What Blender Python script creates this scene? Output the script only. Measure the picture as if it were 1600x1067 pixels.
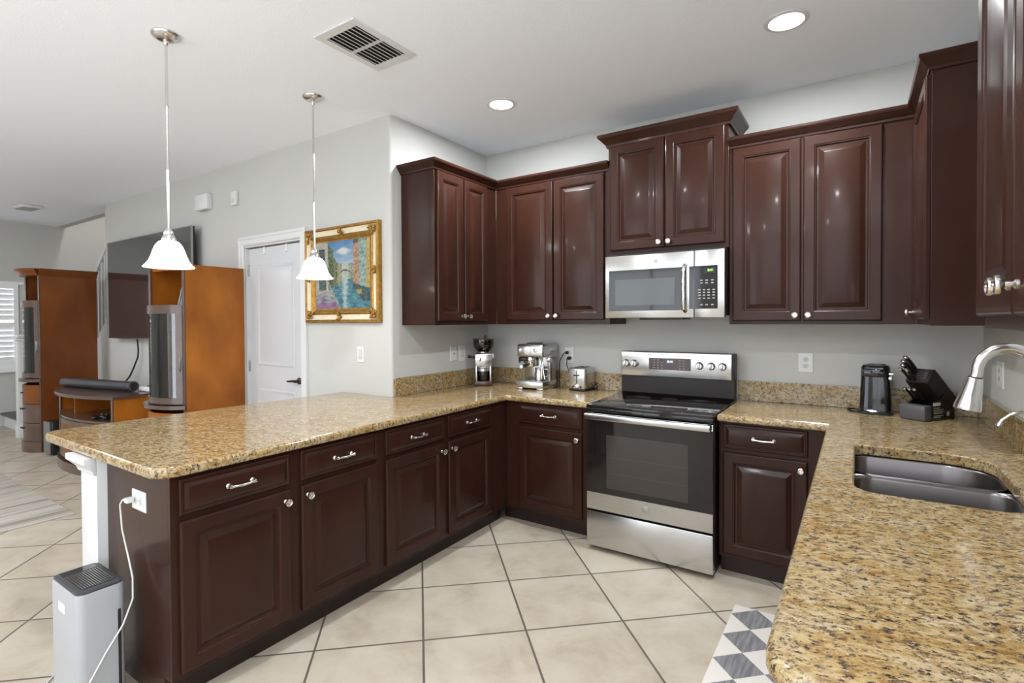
import bpy, bmesh, math, random
from mathutils import Vector, Matrix, noise as mnoise
random.seed(7)
PI = math.pi
for o in list(bpy.data.objects):
    bpy.data.objects.remove(o)
SC = bpy.context.scene
COL = SC.collection

# ------------------------------------------------------------------ camera
EYE = 1.4454
TH, PIT, ROLL, FPX, U0, V0 = .5973, -.0151, -.0054, 820.64, 781.0, 512.62
cam_d = bpy.data.cameras.new('camera')
cam = bpy.data.objects.new('camera', cam_d)
COL.objects.link(cam)
SC.camera = cam
_s, _c, _cp, _sp, _cr, _sr = math.sin(TH), math.cos(TH), math.cos(PIT), math.sin(PIT), math.cos(ROLL), math.sin(ROLL)
_F = Vector((-_s*_cp, _c*_cp, _sp))
_U0 = Vector((_s*_sp, -_c*_sp, _cp))
_R0 = Vector((_c, _s, 0))
_R = _R0*_cr + _U0*_sr
_U = _U0*_cr - _R0*_sr
cam.matrix_world = Matrix(((_R.x, _U.x, -_F.x, 0), (_R.y, _U.y, -_F.y, 0), (_R.z, _U.z, -_F.z, EYE), (0, 0, 0, 1)))
cam_d.sensor_width = 36
cam_d.lens = FPX/1600*36
cam_d.shift_x = (800-U0)/1600
cam_d.shift_y = (V0-533.5)/1600
cam_d.clip_start = .05

# ------------------------------------------------------------------ world, daylight, exposure
SC.view_settings.view_transform = 'Standard'
SC.view_settings.look = 'None'
SC.view_settings.gamma = 1
SC.view_settings.exposure = 0.05
W = bpy.data.worlds.new('sky')
SC.world = W
W.use_nodes = True
W.node_tree.nodes['Background'].inputs[0].default_value = (.86, .93, 1, 1)
W.node_tree.nodes['Background'].inputs[1].default_value = 3.0

def area(name, loc, rot, sx, sy, power, col=(1, 1, 1), shape='RECTANGLE', spread=PI):
    l = bpy.data.lights.new(name, 'AREA')
    l.shape = shape
    l.size, l.size_y = sx, sy
    l.energy = power
    l.color = col
    l.spread = spread
    o = bpy.data.objects.new(name, l)
    o.location = loc
    o.rotation_euler = rot
    COL.objects.link(o)
    return o

L, R, B, P, ZC, CT = -2.682, .556, 3.753, 2.603, 2.878, .914
FAR, REAR = -9.92, -3.2
# daylight at the patio doors behind the camera, then added unseen fill lamps
area('daylight_patio', (-3.7, REAR-.12, 1.2), (PI/2, 0, 0), 2.5, 2.3, 12, (.88, .95, 1))
area('side_window_fill', (R+.13, -1.65, 1.6), (PI/2, 0, PI/2), 2.5, 1.7, 30, (.88, .95, 1))  # added fill lamp outside the made-up side window
area('patio_up_fill', (-3.7, REAR-1.9, -.25), (PI, 0, 0), 3.6, 3.4, 90, (.95, .97, 1))  # added upward lamp outdoors, brightens the ceiling through the patio doors
area('back_up_fill', (-.8, REAR-1.9, -.25), (PI, 0, 0), 2.2, 3.4, 330, (.95, .97, 1))  # added upward lamp below the made-up rear window
area('side_up_fill', (R+1.9, -1.65, -.25), (PI, 0, 0), 3.4, 3.6, 880, (.95, .97, 1))  # added upward lamp below the side window, for ceiling and left wall
CAN_POWER, PENDANT_POWER = 28, 1.5

# ------------------------------------------------------------------ materials
MATS = {}
def nt(name):
    m = bpy.data.materials.new(name)
    m.use_nodes = True
    t = m.node_tree
    return m, t, t.nodes['Principled BSDF']
def N(t, typ, **kw):
    n = t.nodes.new(typ)
    for k, v in kw.items():
        if k.startswith('i_'):
            key = k[2:]
            n.inputs[int(key) if key.isdigit() else key].default_value = v
        else:
            setattr(n, k, v)
    return n
def ramp(t, stops, interp='LINEAR'):
    r = t.nodes.new('ShaderNodeValToRGB')
    cr = r.color_ramp
    cr.interpolation = interp
    while len(cr.elements) < len(stops):
        cr.elements.new(.5)
    for e, (p, c) in zip(cr.elements, stops):
        e.position = p
        e.color = (*c, 1)
    return r
def coords(t, scale=(1, 1, 1), rot=(0, 0, 0), loc=(0, 0, 0)):
    tc = N(t, 'ShaderNodeTexCoord')
    mp = N(t, 'ShaderNodeMapping')
    mp.inputs['Scale'].default_value = scale
    mp.inputs['Rotation'].default_value = rot
    mp.inputs['Location'].default_value = loc
    t.links.new(tc.outputs['Object'], mp.inputs[0])
    return mp.outputs[0]
def pbr(name, col, rough=.5, metal=0, var=.0, vscale=8, coat=0, bump=0, bscale=60, spec=.5, stretch=(1, 1, 1), col2=None, transmission=0, ior=1.45, emit=None, estr=0, coat_rough=.1):
    m, t, b = nt(name)
    b.inputs['Base Color'].default_value = (*col, 1)
    b.inputs['Roughness'].default_value = rough
    b.inputs['Metallic'].default_value = metal
    b.inputs['Coat Weight'].default_value = coat
    b.inputs['Coat Roughness'].default_value = coat_rough
    b.inputs['Specular IOR Level'].default_value = spec
    b.inputs['Transmission Weight'].default_value = transmission
    b.inputs['IOR'].default_value = ior
    v = coords(t, stretch)
    if var or col2:
        n = N(t, 'ShaderNodeTexNoise', i_Scale=vscale, i_Detail=5)
        t.links.new(v, n.inputs['Vector'])
        c2 = col2 or tuple(min(1, c*(1+var)) for c in col)
        c1 = col if col2 else tuple(c*(1-var) for c in col)
        r = ramp(t, [(.3, c1), (.7, c2)])
        t.links.new(n.outputs[0], r.inputs[0])
        t.links.new(r.outputs[0], b.inputs['Base Color'])
    if bump:
        n2 = N(t, 'ShaderNodeTexNoise', i_Scale=bscale, i_Detail=4)
        t.links.new(v, n2.inputs['Vector'])
        bp = N(t, 'ShaderNodeBump', i_Strength=bump, i_Distance=.004)
        t.links.new(n2.outputs[0], bp.inputs['Height'])
        t.links.new(bp.outputs[0], b.inputs['Normal'])
    if emit:
        b.inputs['Emission Color'].default_value = (*emit, 1)
        b.inputs['Emission Strength'].default_value = estr
    MATS[name] = m
    return m

pbr('wall_paint', (.53, .525, .50), .75, var=.015, vscale=3, bump=.06, bscale=220)
pbr('ceiling_paint', (.88, .905, .945), .85, bump=.25, bscale=90)
pbr('white_paint', (.66, .66, .655), .38, var=.01)
pbr('white_gloss', (.58, .585, .60), .25)
pbr('purifier_white', (.38, .385, .40), .3)
pbr('white_plastic', (.70, .70, .69), .35)
pbr('grey_plastic', (.10, .10, .105), .4, var=.05)
pbr('black_plastic', (.012, .012, .013), .3)
pbr('black_gloss', (.008, .008, .008), .07, coat=.4, coat_rough=.03)
pbr('black_matte', (.015, .015, .015), .6)
pbr('screen_glass', (.018, .018, .02), .09, spec=.9, coat=1, coat_rough=.06)
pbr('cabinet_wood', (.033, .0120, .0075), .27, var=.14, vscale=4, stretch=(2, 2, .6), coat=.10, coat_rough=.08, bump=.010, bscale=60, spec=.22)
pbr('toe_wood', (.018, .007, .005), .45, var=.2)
pbr('nickel', (.77, .735, .69), .22, 1)
pbr('chrome', (.86, .86, .86), .08, 1)
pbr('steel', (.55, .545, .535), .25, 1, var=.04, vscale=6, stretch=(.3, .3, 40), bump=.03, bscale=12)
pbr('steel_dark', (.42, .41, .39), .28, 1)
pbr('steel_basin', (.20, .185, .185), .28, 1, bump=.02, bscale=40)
pbr('brushed_faucet', (.70, .69, .67), .2, 1)
pbr('dark_rubber', (.02, .02, .02), .7)
pbr('cord_black', (.012, .012, .012), .5)
pbr('cord_white', (.72, .71, .68), .45)
pbr('cherry_wood', (.25, .070, .007), .36, vscale=3.2, stretch=(1, 1, .7), col2=(.44, .145, .016), coat=.08, coat_rough=.2, spec=.3)
pbr('cherry_dark', (.12, .032, .007), .36, vscale=2.5, stretch=(1, 1, .6), col2=(.20, .062, .012), coat=.08, coat_rough=.2, spec=.3)
pbr('curio_front', (.075, .045, .035), .28, vscale=6, col2=(.11, .065, .05), coat=.5, coat_rough=.15)
pbr('gold_leaf', (.34, .185, .038), .38, .7, var=.3, vscale=40, bump=.4, bscale=120)
pbr('cream_wood', (.70, .60, .44), .5, var=.06, vscale=20)
pbr('tread_grey', (.075, .068, .06), .45, var=.1)
pbr('bronze_dark', (.05, .035, .028), .35, .6)
pbr('grey_fabric', (.16, .16, .155), .85, var=.1, vscale=90)
pbr('grinder_brown', (.055, .022, .016), .3, coat=.3)
pbr('knife_grey', (.075, .07, .078), .42)
pbr('blade', (.75, .75, .75), .2, 1)
pbr('label_silver', (.6, .58, .52), .4)
pbr('label_text', (.16, .14, .13), .6)
pbr('charcoal_panel', (.045, .045, .05), .35, var=.05)
pbr('soundbar_cloth', (.030, .032, .042), .28, spec=.8, coat=.5)
pbr('shutter_white', (.84, .84, .84), .4)
pbr('photo_print', (.12, .17, .19), .3, vscale=25, col2=(.42, .47, .48))
pbr('pewter', (.34, .36, .37), .35, .8)
pbr('display_green', (.02, .05, .01), .4, emit=(.35, 1, .12), estr=3)
pbr('display_white', (.05, .05, .05), .4, emit=(.8, .9, 1), estr=2.5)
pbr('lamp_lens', (.9, .9, .9), .5, emit=(1, .97, .92), estr=14)
pbr('burner_mark', (.06, .055, .055), .25)
pbr('button_print', (.38, .36, .33), .5)
pbr('oven_glass', (.013, .010, .009), .05, spec=.5)
pbr('oven_inner', (.042, .035, .031), .12, spec=.5)
pbr('micro_window', (.075, .083, .08), .12, spec=.6)
pbr('cooktop_glass', (.012, .010, .0095), .06, spec=.6)
pbr('black_trim', (.020, .015, .013), .32, spec=.35)

def glass(name, tint=(1, 1, 1), mix=.12, rough=.02):
    m, t, b = nt(name)
    tr = N(t, 'ShaderNodeBsdfTransparent')
    tr.inputs[0].default_value = (*tint, 1)
    gl = N(t, 'ShaderNodeBsdfGlossy')
    gl.inputs['Roughness'].default_value = rough
    mx = N(t, 'ShaderNodeMixShader', i_0=mix)
    fr = N(t, 'ShaderNodeFresnel', i_IOR=1.5)
    ad = N(t, 'ShaderNodeMath', operation='ADD', i_1=mix, use_clamp=True)
    t.links.new(fr.outputs[0], ad.inputs[0])
    t.links.new(ad.outputs[0], mx.inputs[0])
    t.links.new(tr.outputs[0], mx.inputs[1])
    t.links.new(gl.outputs[0], mx.inputs[2])
    t.links.new(mx.outputs[0], t.nodes['Material Output'].inputs[0])
    MATS[name] = m
glass('clear_glass', (.93, .95, .95), .05)
glass('smoked_glass', (.34, .27, .22), .06)

def shade_mat():
    m, t, b = nt('alabaster_glass')
    v = coords(t, (1, 1, 1))
    n = N(t, 'ShaderNodeTexNoise', i_Scale=14, i_Detail=5, i_Distortion=1.5)
    t.links.new(v, n.inputs['Vector'])
    r = ramp(t, [(.3, (.62, .63, .60)), (.7, (.93, .93, .90))])
    t.links.new(n.outputs[0], r.inputs[0])
    t.links.new(r.outputs[0], b.inputs['Base Color'])
    b.inputs['Roughness'].default_value = .25
    b.inputs['Emission Strength'].default_value = 1.1
    t.links.new(r.outputs[0], b.inputs['Emission Color'])
    MATS['alabaster_glass'] = m
shade_mat()

def granite():
    m, t, b = nt('granite')
    lk = t.links.new
    v0 = coords(t)
    warp = N(t, 'ShaderNodeTexNoise', i_Scale=5, i_Detail=3)
    lk(v0, warp.inputs['Vector'])
    mv = N(t, 'ShaderNodeMix', data_type='RGBA', blend_type='LINEAR_LIGHT')
    mv.inputs[0].default_value = .03
    lk(v0, mv.inputs[6]); lk(warp.outputs['Color'], mv.inputs[7])
    rot = N(t, 'ShaderNodeVectorRotate', rotation_type='Z_AXIS')
    rot.inputs['Angle'].default_value = -.33
    lk(mv.outputs[2], rot.inputs['Vector'])
    mp = N(t, 'ShaderNodeMapping')
    mp.inputs['Scale'].default_value = (1.1, 1.8, 1.5)
    lk(rot.outputs[0], mp.inputs[0])
    def noise(scale, detail, rough, off):
        o = N(t, 'ShaderNodeVectorMath', operation='ADD'); o.inputs[1].default_value = (off, off*.7, off*1.3)
        lk(mp.outputs[0], o.inputs[0])
        n = N(t, 'ShaderNodeTexNoise', i_Scale=scale, i_Detail=detail, i_Roughness=rough)
        lk(o.outputs[0], n.inputs['Vector'])
        return n.outputs[0]
    base = ramp(t, [(.32, (.20, .105, .03)), (.42, (.38, .235, .08)), (.50, (.55, .40, .18)), (.60, (.68, .57, .38))])
    lk(noise(34, 5, .66, 0), base.inputs[0])
    patch = ramp(t, [(.38, (.44, .27, .10)), (.48, (.60, .48, .28)), (.60, (.64, .60, .52))])
    lk(noise(7, 4, .6, 3), patch.inputs[0])
    mx = N(t, 'ShaderNodeMix', data_type='RGBA', blend_type='MIX'); mx.inputs[0].default_value = .35
    lk(base.outputs[0], mx.inputs[6]); lk(patch.outputs[0], mx.inputs[7])
    def over(prev, mask, col):
        q = N(t, 'ShaderNodeMix', data_type='RGBA', blend_type='MIX')
        lk(mask, q.inputs[0]); lk(prev, q.inputs[6]); q.inputs[7].default_value = (*col, 1)
        return q.outputs[2]
    def mask(n, p0, p1):
        r = N(t, 'ShaderNodeMapRange', i_1=p0, i_2=p1); lk(n, r.inputs[0]); return r.outputs[0]
    c = over(mx.outputs[2], mask(noise(46, 5, .72, 7), .535, .60), (.16, .115, .085))
    c = over(c, mask(noise(58, 6, .76, 13), .545, .60), (.045, .038, .04))
    c = over(c, mask(noise(60, 4, .6, 19), .62, .67), (.74, .69, .58))
    dk = N(t, 'ShaderNodeMix', data_type='RGBA', blend_type='MULTIPLY'); dk.inputs[0].default_value = 1
    dk.inputs[7].default_value = (.70, .645, .545, 1); lk(c, dk.inputs[6])
    lk(dk.outputs[2], b.inputs['Base Color'])
    b.inputs['Roughness'].default_value = .17
    b.inputs['Coat Weight'].default_value = .3
    b.inputs['Coat Roughness'].default_value = .06
    MATS['granite'] = m
granite()

TILE, TROT, TX, TY = .4735, math.radians(43), -1.593, 2.417
def floor_mat():
    m, t, b = nt('floor_tile')
    lk = t.links.new
    tc = N(t, 'ShaderNodeTexCoord')
    sub = N(t, 'ShaderNodeVectorMath', operation='SUBTRACT')
    sub.inputs[1].default_value = (TX, TY, 0)
    lk(tc.outputs['Object'], sub.inputs[0])
    rot = N(t, 'ShaderNodeVectorRotate', rotation_type='Z_AXIS')
    rot.inputs['Angle'].default_value = -TROT
    lk(sub.outputs[0], rot.inputs['Vector'])
    div = N(t, 'ShaderNodeVectorMath', operation='SCALE')
    div.inputs['Scale'].default_value = 1/TILE
    lk(rot.outputs[0], div.inputs[0])
    sep = N(t, 'ShaderNodeSeparateXYZ')
    lk(div.outputs[0], sep.inputs[0])
    ds = []
    for ax in (0, 1):
        pp = N(t, 'ShaderNodeMath', operation='PINGPONG', i_1=.5)
        lk(sep.outputs[ax], pp.inputs[0])
        ds.append(pp)
    mn = N(t, 'ShaderNodeMath', operation='MINIMUM')
    lk(ds[0].outputs[0], mn.inputs[0]); lk(ds[1].outputs[0], mn.inputs[1])
    gr = N(t, 'ShaderNodeMapRange', i_1=.008, i_2=.0125)
    lk(mn.outputs[0], gr.inputs[0])
    fl = N(t, 'ShaderNodeVectorMath', operation='FLOOR')
    lk(div.outputs[0], fl.inputs[0])
    wn = N(t, 'ShaderNodeTexWhiteNoise', noise_dimensions='3D')
    lk(fl.outputs[0], wn.inputs['Vector'])
    off = N(t, 'ShaderNodeVectorMath', operation='MULTIPLY_ADD')
    off.inputs[1].default_value = (9, 9, 9)
    lk(wn.outputs['Color'], off.inputs[0]); lk(tc.outputs['Object'], off.inputs[2])
    n = N(t, 'ShaderNodeTexNoise', i_Scale=4.5, i_Detail=7, i_Roughness=.62, i_Distortion=.4)
    lk(off.outputs[0], n.inputs['Vector'])
    r = ramp(t, [(.28, (.36, .295, .22)), (.5, (.455, .395, .315)), (.72, (.515, .455, .38))])
    lk(n.outputs[0], r.inputs[0])
    mx = N(t, 'ShaderNodeMix', data_type='RGBA')
    lk(gr.outputs[0], mx.inputs[0])
    mx.inputs[6].default_value = (.11, .09, .072, 1)
    lk(r.outputs[0], mx.inputs[7])
    lk(mx.outputs[2], b.inputs['Base Color'])
    b.inputs['Roughness'].default_value = .42
    bp = N(t, 'ShaderNodeBump', i_Strength=.5, i_Distance=.003)
    lk(gr.outputs[0], bp.inputs['Height'])
    lk(bp.outputs[0], b.inputs['Normal'])
    MATS['floor_tile'] = m
floor_mat()

def mat_check():
    # diamond pattern: grey streaked squares on cream, set at 45 degrees
    m, t, b = nt('mat_diamonds')
    lk = t.links.new
    v = coords(t)
    rot = N(t, 'ShaderNodeVectorRotate', rotation_type='Z_AXIS')
    rot.inputs['Angle'].default_value = PI/4
    lk(v, rot.inputs['Vector'])
    sc = N(t, 'ShaderNodeVectorMath', operation='SCALE')
    sc.inputs['Scale'].default_value = 1/.1418
    lk(rot.outputs[0], sc.inputs[0])
    ck = N(t, 'ShaderNodeTexChecker', i_Scale=1)
    of = N(t, 'ShaderNodeVectorMath', operation='ADD'); of.inputs[1].default_value = (.5, .5, .5)
    lk(sc.outputs[0], of.inputs[0]); lk(of.outputs[0], ck.inputs['Vector'])
    v2 = coords(t, (70, 6, 1), (0, 0, .95))
    n = N(t, 'ShaderNodeTexNoise', i_Scale=1, i_Detail=4)
    lk(v2, n.inputs['Vector'])
    r = ramp(t, [(.35, (.13, .125, .13)), (.65, (.25, .245, .25))])
    lk(n.outputs[0], r.inputs[0])
    mx = N(t, 'ShaderNodeMix', data_type='RGBA')
    lk(ck.outputs['Fac'], mx.inputs[0])
    mx.inputs[6].default_value = (.66, .61, .56, 1)
    lk(r.outputs[0], mx.inputs[7])
    lk(mx.outputs[2], b.inputs['Base Color'])
    b.inputs['Roughness'].default_value = .6
    MATS['mat_diamonds'] = m
mat_check()

def rug_mat():
    m, t, b = nt('rug_stripes')
    lk = t.links.new
    v = coords(t, (9, .25, 1))
    n = N(t, 'ShaderNodeTexNoise', i_Scale=1, i_Detail=5, i_Roughness=.7)
    lk(v, n.inputs['Vector'])
    r = ramp(t, [(.36, (.22, .195, .17)), (.46, (.42, .38, .33)), (.52, (.50, .46, .41)), (.62, (.36, .325, .285)), (.7, (.24, .21, .185))])
    lk(n.outputs[0], r.inputs[0])
    lk(r.outputs[0], b.inputs['Base Color'])
    b.inputs['Roughness'].default_value = .95
    MATS['rug_stripes'] = m
rug_mat()

def painting_mat():
    m, t, b = nt('oil_paint')
    a = N(t, 'ShaderNodeVertexColor', layer_name='paint')
    t.links.new(a.outputs[0], b.inputs['Base Color'])
    b.inputs['Roughness'].default_value = .4
    v = coords(t)
    n = N(t, 'ShaderNodeTexNoise', i_Scale=120, i_Detail=3)
    t.links.new(v, n.inputs['Vector'])
    bp = N(t, 'ShaderNodeBump', i_Strength=.4, i_Distance=.004)
    t.links.new(n.outputs[0], bp.inputs['Height'])
    t.links.new(bp.outputs[0], b.inputs['Normal'])
    MATS['oil_paint'] = m
painting_mat()

# ------------------------------------------------------------------ mesh helpers
class MB:
    def __init__(s):
        s.bm = bmesh.new()
    def box(s, x0, x1, y0, y1, z0, z1, bev=0, seg=2):
        r = bmesh.ops.create_cube(s.bm, size=1)
        vs = r['verts']
        for v in vs:
            v.co = Vector(((x0+x1)/2+v.co.x*(x1-x0), (y0+y1)/2+v.co.y*(y1-y0), (z0+z1)/2+v.co.z*(z1-z0)))
        if bev:
            es = list({e for v in vs for e in v.link_edges})
            bmesh.ops.bevel(s.bm, geom=es, offset=bev, segments=seg, affect='EDGES', profile=.5)
        return s
    def loft(s, rings, cap0=True, cap1=True, closed=True):
        rs = [[s.bm.verts.new(p) for p in r] for r in rings]
        n = len(rs[0])
        for a, b in zip(rs, rs[1:]):
            for i in range(n if closed else n-1):
                j = (i+1) % n
                try:
                    s.bm.faces.new((a[i], a[j], b[j], b[i]))
                except ValueError:
                    pass
        if cap0:
            s.bm.faces.new(list(reversed(rs[0])))
        if cap1:
            s.bm.faces.new(rs[-1])
        return s
    def lathe(s, prof, c=(0, 0, 0), axis='Z', seg=24, cap0=True, cap1=True):
        c = Vector(c)
        rings = []
        for r, h in prof:
            ring = []
            for i in range(seg):
                a = 2*PI*i/seg
                x, y = r*math.cos(a), r*math.sin(a)
                if axis == 'Z': p = (x, y, h)
                elif axis == '-Y': p = (x, -h, y)
                elif axis == 'X': p = (h, x, y)
                else: p = (-h, y, x)
                ring.append(c+Vector(p))
            rings.append(ring)
        return s.loft(rings, cap0, cap1)
    def tube(s, pts, r, seg=10, rx=None):
        pts = [Vector(p) for p in pts]
        rings = []
        up = None
        for i, p in enumerate(pts):
            a = pts[max(i-1, 0)]; b = pts[min(i+1, len(pts)-1)]
            d = (b-a).normalized()
            if up is None:
                up = Vector((0, 0, 1)) if abs(d.z) < .9 else Vector((1, 0, 0))
            x = d.cross(up).normalized()
            up = x.cross(d).normalized()
            rr = r[i] if isinstance(r, (list, tuple)) else r
            rings.append([p+x*(rr*math.cos(2*PI*k/seg))+up*(rr*math.sin(2*PI*k/seg)) for k in range(seg)])
        return s.loft(rings)
    def prism(s, poly, z0, z1):
        return s.loft([[Vector((x, y, z0)) for x, y in poly], [Vector((x, y, z1)) for x, y in poly]])
    def panel(s, x0, x1, z0, z1, yb, prof):
        rings = []
        for ins, out in prof:
            rings.append([Vector((x0+ins, yb-out, z0+ins)), Vector((x1-ins, yb-out, z0+ins)), Vector((x1-ins, yb-out, z1-ins)), Vector((x0+ins, yb-out, z1-ins))])
        return s.loft(rings)
    def blob(s, c, rx, ry, rz, sub=2, rot=0):
        r = bmesh.ops.create_icosphere(s.bm, subdivisions=sub, radius=1)
        ca, sa = math.cos(rot), math.sin(rot)
        for v in r['verts']:
            x, y, z = v.co.x*rx, v.co.y*ry, v.co.z*rz
            v.co = Vector((c[0]+x*ca-z*sa, c[1]+y, c[2]+x*sa+z*ca))
        return s
    def sweep(s, path, prof, z, next_dir=None, prev_dir=None, outward=1):
        """moulding: profile (out, up) mitred along a 2-D path; out is to the right of travel"""
        pts = [Vector(p) for p in path]
        rings = []
        for i, p in enumerate(pts):
            d0 = (pts[i]-pts[i-1]).normalized() if i else (Vector(prev_dir) if prev_dir else (pts[1]-pts[0]).normalized())
            d1 = (pts[i+1]-pts[i]).normalized() if i < len(pts)-1 else (Vector(next_dir) if next_dir else d0)
            n0 = Vector((d0.y, -d0.x)); n1 = Vector((d1.y, -d1.x))
            mit = (n0+n1)
            mit = mit/max(.2, mit.dot(n0)) if mit.length > 1e-6 else n0
            rings.append([Vector((p.x+mit.x*o, p.y+mit.y*o, z+u)) for o, u in prof])
        return s.loft(rings)
    def obj(s, name, mat, parent=None, smooth=38, loc=None):
        bmesh.ops.recalc_face_normals(s.bm, faces=s.bm.faces)
        me = bpy.data.meshes.new(name)
        s.bm.to_mesh(me)
        s.bm.free()
        me.materials.append(MATS[mat])
        if smooth:
            for p in me.polygons:
                p.use_smooth = True
            me.set_sharp_from_angle(angle=math.radians(smooth))
        o = bpy.data.objects.new(name, me)
        COL.objects.link(o)
        if parent: o.parent = parent
        if loc: o.location = loc
        return o

def thing(name, label, cat, loc=(0, 0, 0), rotz=0, group=None):
    o = bpy.data.objects.new(name, None)
    o.empty_display_size = .05
    COL.objects.link(o)
    o.location = loc
    o.rotation_euler = (0, 0, rotz)
    return tag(o, label, cat, group)
def tag(o, label, cat, group=None):
    o['label'] = label
    o['category'] = cat
    if group: o['group'] = group
    return o
def struct(o):
    o['kind'] = 'structure'
    return o
def copy_tree(o, parent=None, loc=None, rotz=None, label=None):
    c = o.copy()
    COL.objects.link(c)
    if parent: c.parent = parent
    if loc is not None: c.location = loc
    if rotz is not None: c.rotation_euler = (0, 0, rotz)
    if label: c['label'] = label
    for ch in list(o.children):
        copy_tree(ch, c)
    return c
def arc_pts(x0, x1, bulge, n=14, y=0):
    """bow front between x0 and x1, bulging to -y"""
    w = x1-x0
    rad = (w*w/4+bulge*bulge)/(2*bulge)
    cy = y-bulge+rad
    a = math.asin(w/2/rad)
    return [(x0+w/2+rad*math.sin(-a+2*a*i/n), cy-rad*math.cos(-a+2*a*i/n)) for i in range(n+1)]
def inset_poly(poly, d):
    n = len(poly)
    out = []
    for i in range(n):
        a, p, b = Vector(poly[i-1]), Vector(poly[i]), Vector(poly[(i+1) % n])
        d0 = (p-a).normalized(); d1 = (b-p).normalized()
        n0 = Vector((-d0.y, d0.x)); n1 = Vector((-d1.y, d1.x))
        m = n0+n1
        m = m/max(.3, m.dot(n0))
        out.append((p.x+m.x*d, p.y+m.y*d))
    return out
def round_poly(pts, n=7):
    """pts: (x, y, radius); returns the outline with rounded corners"""
    out = []
    k = len(pts)
    for i in range(k):
        x, y, r = pts[i]
        if not r:
            out.append((x, y)); continue
        p = Vector((x, y)); a = Vector(pts[i-1][:2]); b = Vector(pts[(i+1) % k][:2])
        da = (a-p).normalized(); db = (b-p).normalized()
        ang = da.angle(db)
        tl = r/math.tan(ang/2)
        c = p+(da+db).normalized()*(r/math.sin(ang/2))
        s0 = p+da*tl; s1 = p+db*tl
        a0 = math.atan2(s0.y-c.y, s0.x-c.x); a1 = math.atan2(s1.y-c.y, s1.x-c.x)
        while a1-a0 > PI: a1 -= 2*PI
        while a1-a0 < -PI: a1 += 2*PI
        for j in range(n+1):
            t = a0+(a1-a0)*j/n
            out.append((c.x+r*math.cos(t), c.y+r*math.sin(t)))
    return out
def slab(name, mat, parent, outer, z0, z1, hole=None):
    """stone slab: counter-clockwise outline, eased edges, optional sink hole"""
    bm = bmesh.new()
    lv = [(.007, z0), (.002, z0+.004), (0, z0+.010), (0, z1-.011), (.003, z1-.005), (.009, z1)]
    rings = [[bm.verts.new((x, y, z)) for x, y in inset_poly(outer, d)] for d, z in lv]
    n = len(outer)
    for a, b in zip(rings, rings[1:]):
        for i in range(n):
            j = (i+1) % n
            bm.faces.new((a[i], a[j], b[j], b[i]))
    hr = []
    if hole:
        for d, z in [(0, z0), (0, z1-.005), (-.005, z1)]:
            hr.append([bm.verts.new((x, y, z)) for x, y in inset_poly(hole, d)])
        m = len(hole)
        for a, b in zip(hr, hr[1:]):
            for i in range(m):
                j = (i+1) % m
                bm.faces.new((a[i], b[i], b[j], a[j]))
    bm.edges.ensure_lookup_table()
    for ring, h in ((rings[-1], hr[-1] if hr else None), (rings[0], hr[0] if hr else None)):
        es = [bm.edges.get((ring[i], ring[(i+1) % n])) for i in range(n)]
        if h:
            es += [bm.edges.get((h[i], h[(i+1) % len(h)])) for i in range(len(h))]
        bmesh.ops.triangle_fill(bm, use_beauty=True, edges=es)
    b = MB(); b.bm.free(); b.bm = bm
    return b.obj(name, mat, parent, 30)
def text_mesh(txt, size, depth=.0006):
    cu = bpy.data.curves.new('lettering', 'FONT')
    cu.body = txt; cu.size = size; cu.extrude = depth; cu.align_x = 'CENTER'; cu.align_y = 'CENTER'
    o = bpy.data.objects.new('lettering', cu)
    COL.objects.link(o)
    bpy.context.view_layer.update()
    me = bpy.data.meshes.new_from_object(o.evaluated_get(bpy.context.evaluated_depsgraph_get()))
    bpy.data.objects.remove(o)
    return me
def lettering(name, txt, size, mat, parent, loc, rot=(PI/2, 0, 0)):
    me = text_mesh(txt, size)
    me.materials.clear(); me.materials.append(MATS[mat])
    o = bpy.data.objects.new(name, me)
    COL.objects.link(o)
    o.parent = parent; o.location = loc; o.rotation_euler = rot
    return o

# ------------------------------------------------------------------ the setting
struct(MB().box(FAR-.1, R+.1, REAR-.1, B+.1, -.1, 0).obj('floor', 'floor_tile'))
m = MB()
m.box(FAR-.1, L-.12, REAR-.1, 2.80, ZC, ZC+.12)
m.box(L-.12, R+.1, REAR-.1, B+.1, ZC, ZC+.12)
m.box(FAR-.1, -7.2, 2.80, 3.80, 4.4, 4.5)
struct(m.obj('ceiling', 'ceiling_paint', smooth=0))
struct(MB().box(L-.12, R+.1, B, B+.1, 0, ZC).obj('wall_back', 'wall_paint'))
m = MB()
op = round_poly([(L-.115, P, 0), (L, P, .02), (L, B, 0), (L-.115, B, 0)], 4)
m.prism(op, 0, ZC)
struct(m.obj('wall_left', 'wall_paint'))
m = MB()   # wall with the white door in it
DX0, DX1, DZ1 = -4.51, -3.70, 2.112
m.box(-7.57, DX0, P, P+.115, 0, ZC)
m.box(DX1, L-.115, P, P+.115, 0, ZC)
m.box(DX0, DX1, P, P+.115, DZ1, ZC)
struct(m.obj('wall_living', 'wall_paint', smooth=0))
m = MB()
m.box(-7.57, L-.115, P+.115, P+.2, 0, ZC)   # black sheet; the dark behind the door is put into its colour
struct(m.obj('wall_dark_backing', 'black_matte', smooth=0))
m = MB()   # right wall, with an added unseen window behind the camera for more light
m.box(R, R+.1, -.3, B, 0, ZC); m.box(R, R+.1, REAR-.1, -3.0, 0, ZC)
m.box(R, R+.1, -3.0, -.3, 0, .6); m.box(R, R+.1, -3.0, -.3, 2.55, ZC)
struct(m.obj('wall_right', 'wall_paint', smooth=0))
m = MB()
for y in (-3.0, -2.12, -1.22, -.35): m.box(R+.03, R+.07, y, y+.05, .6, 2.55)
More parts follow.
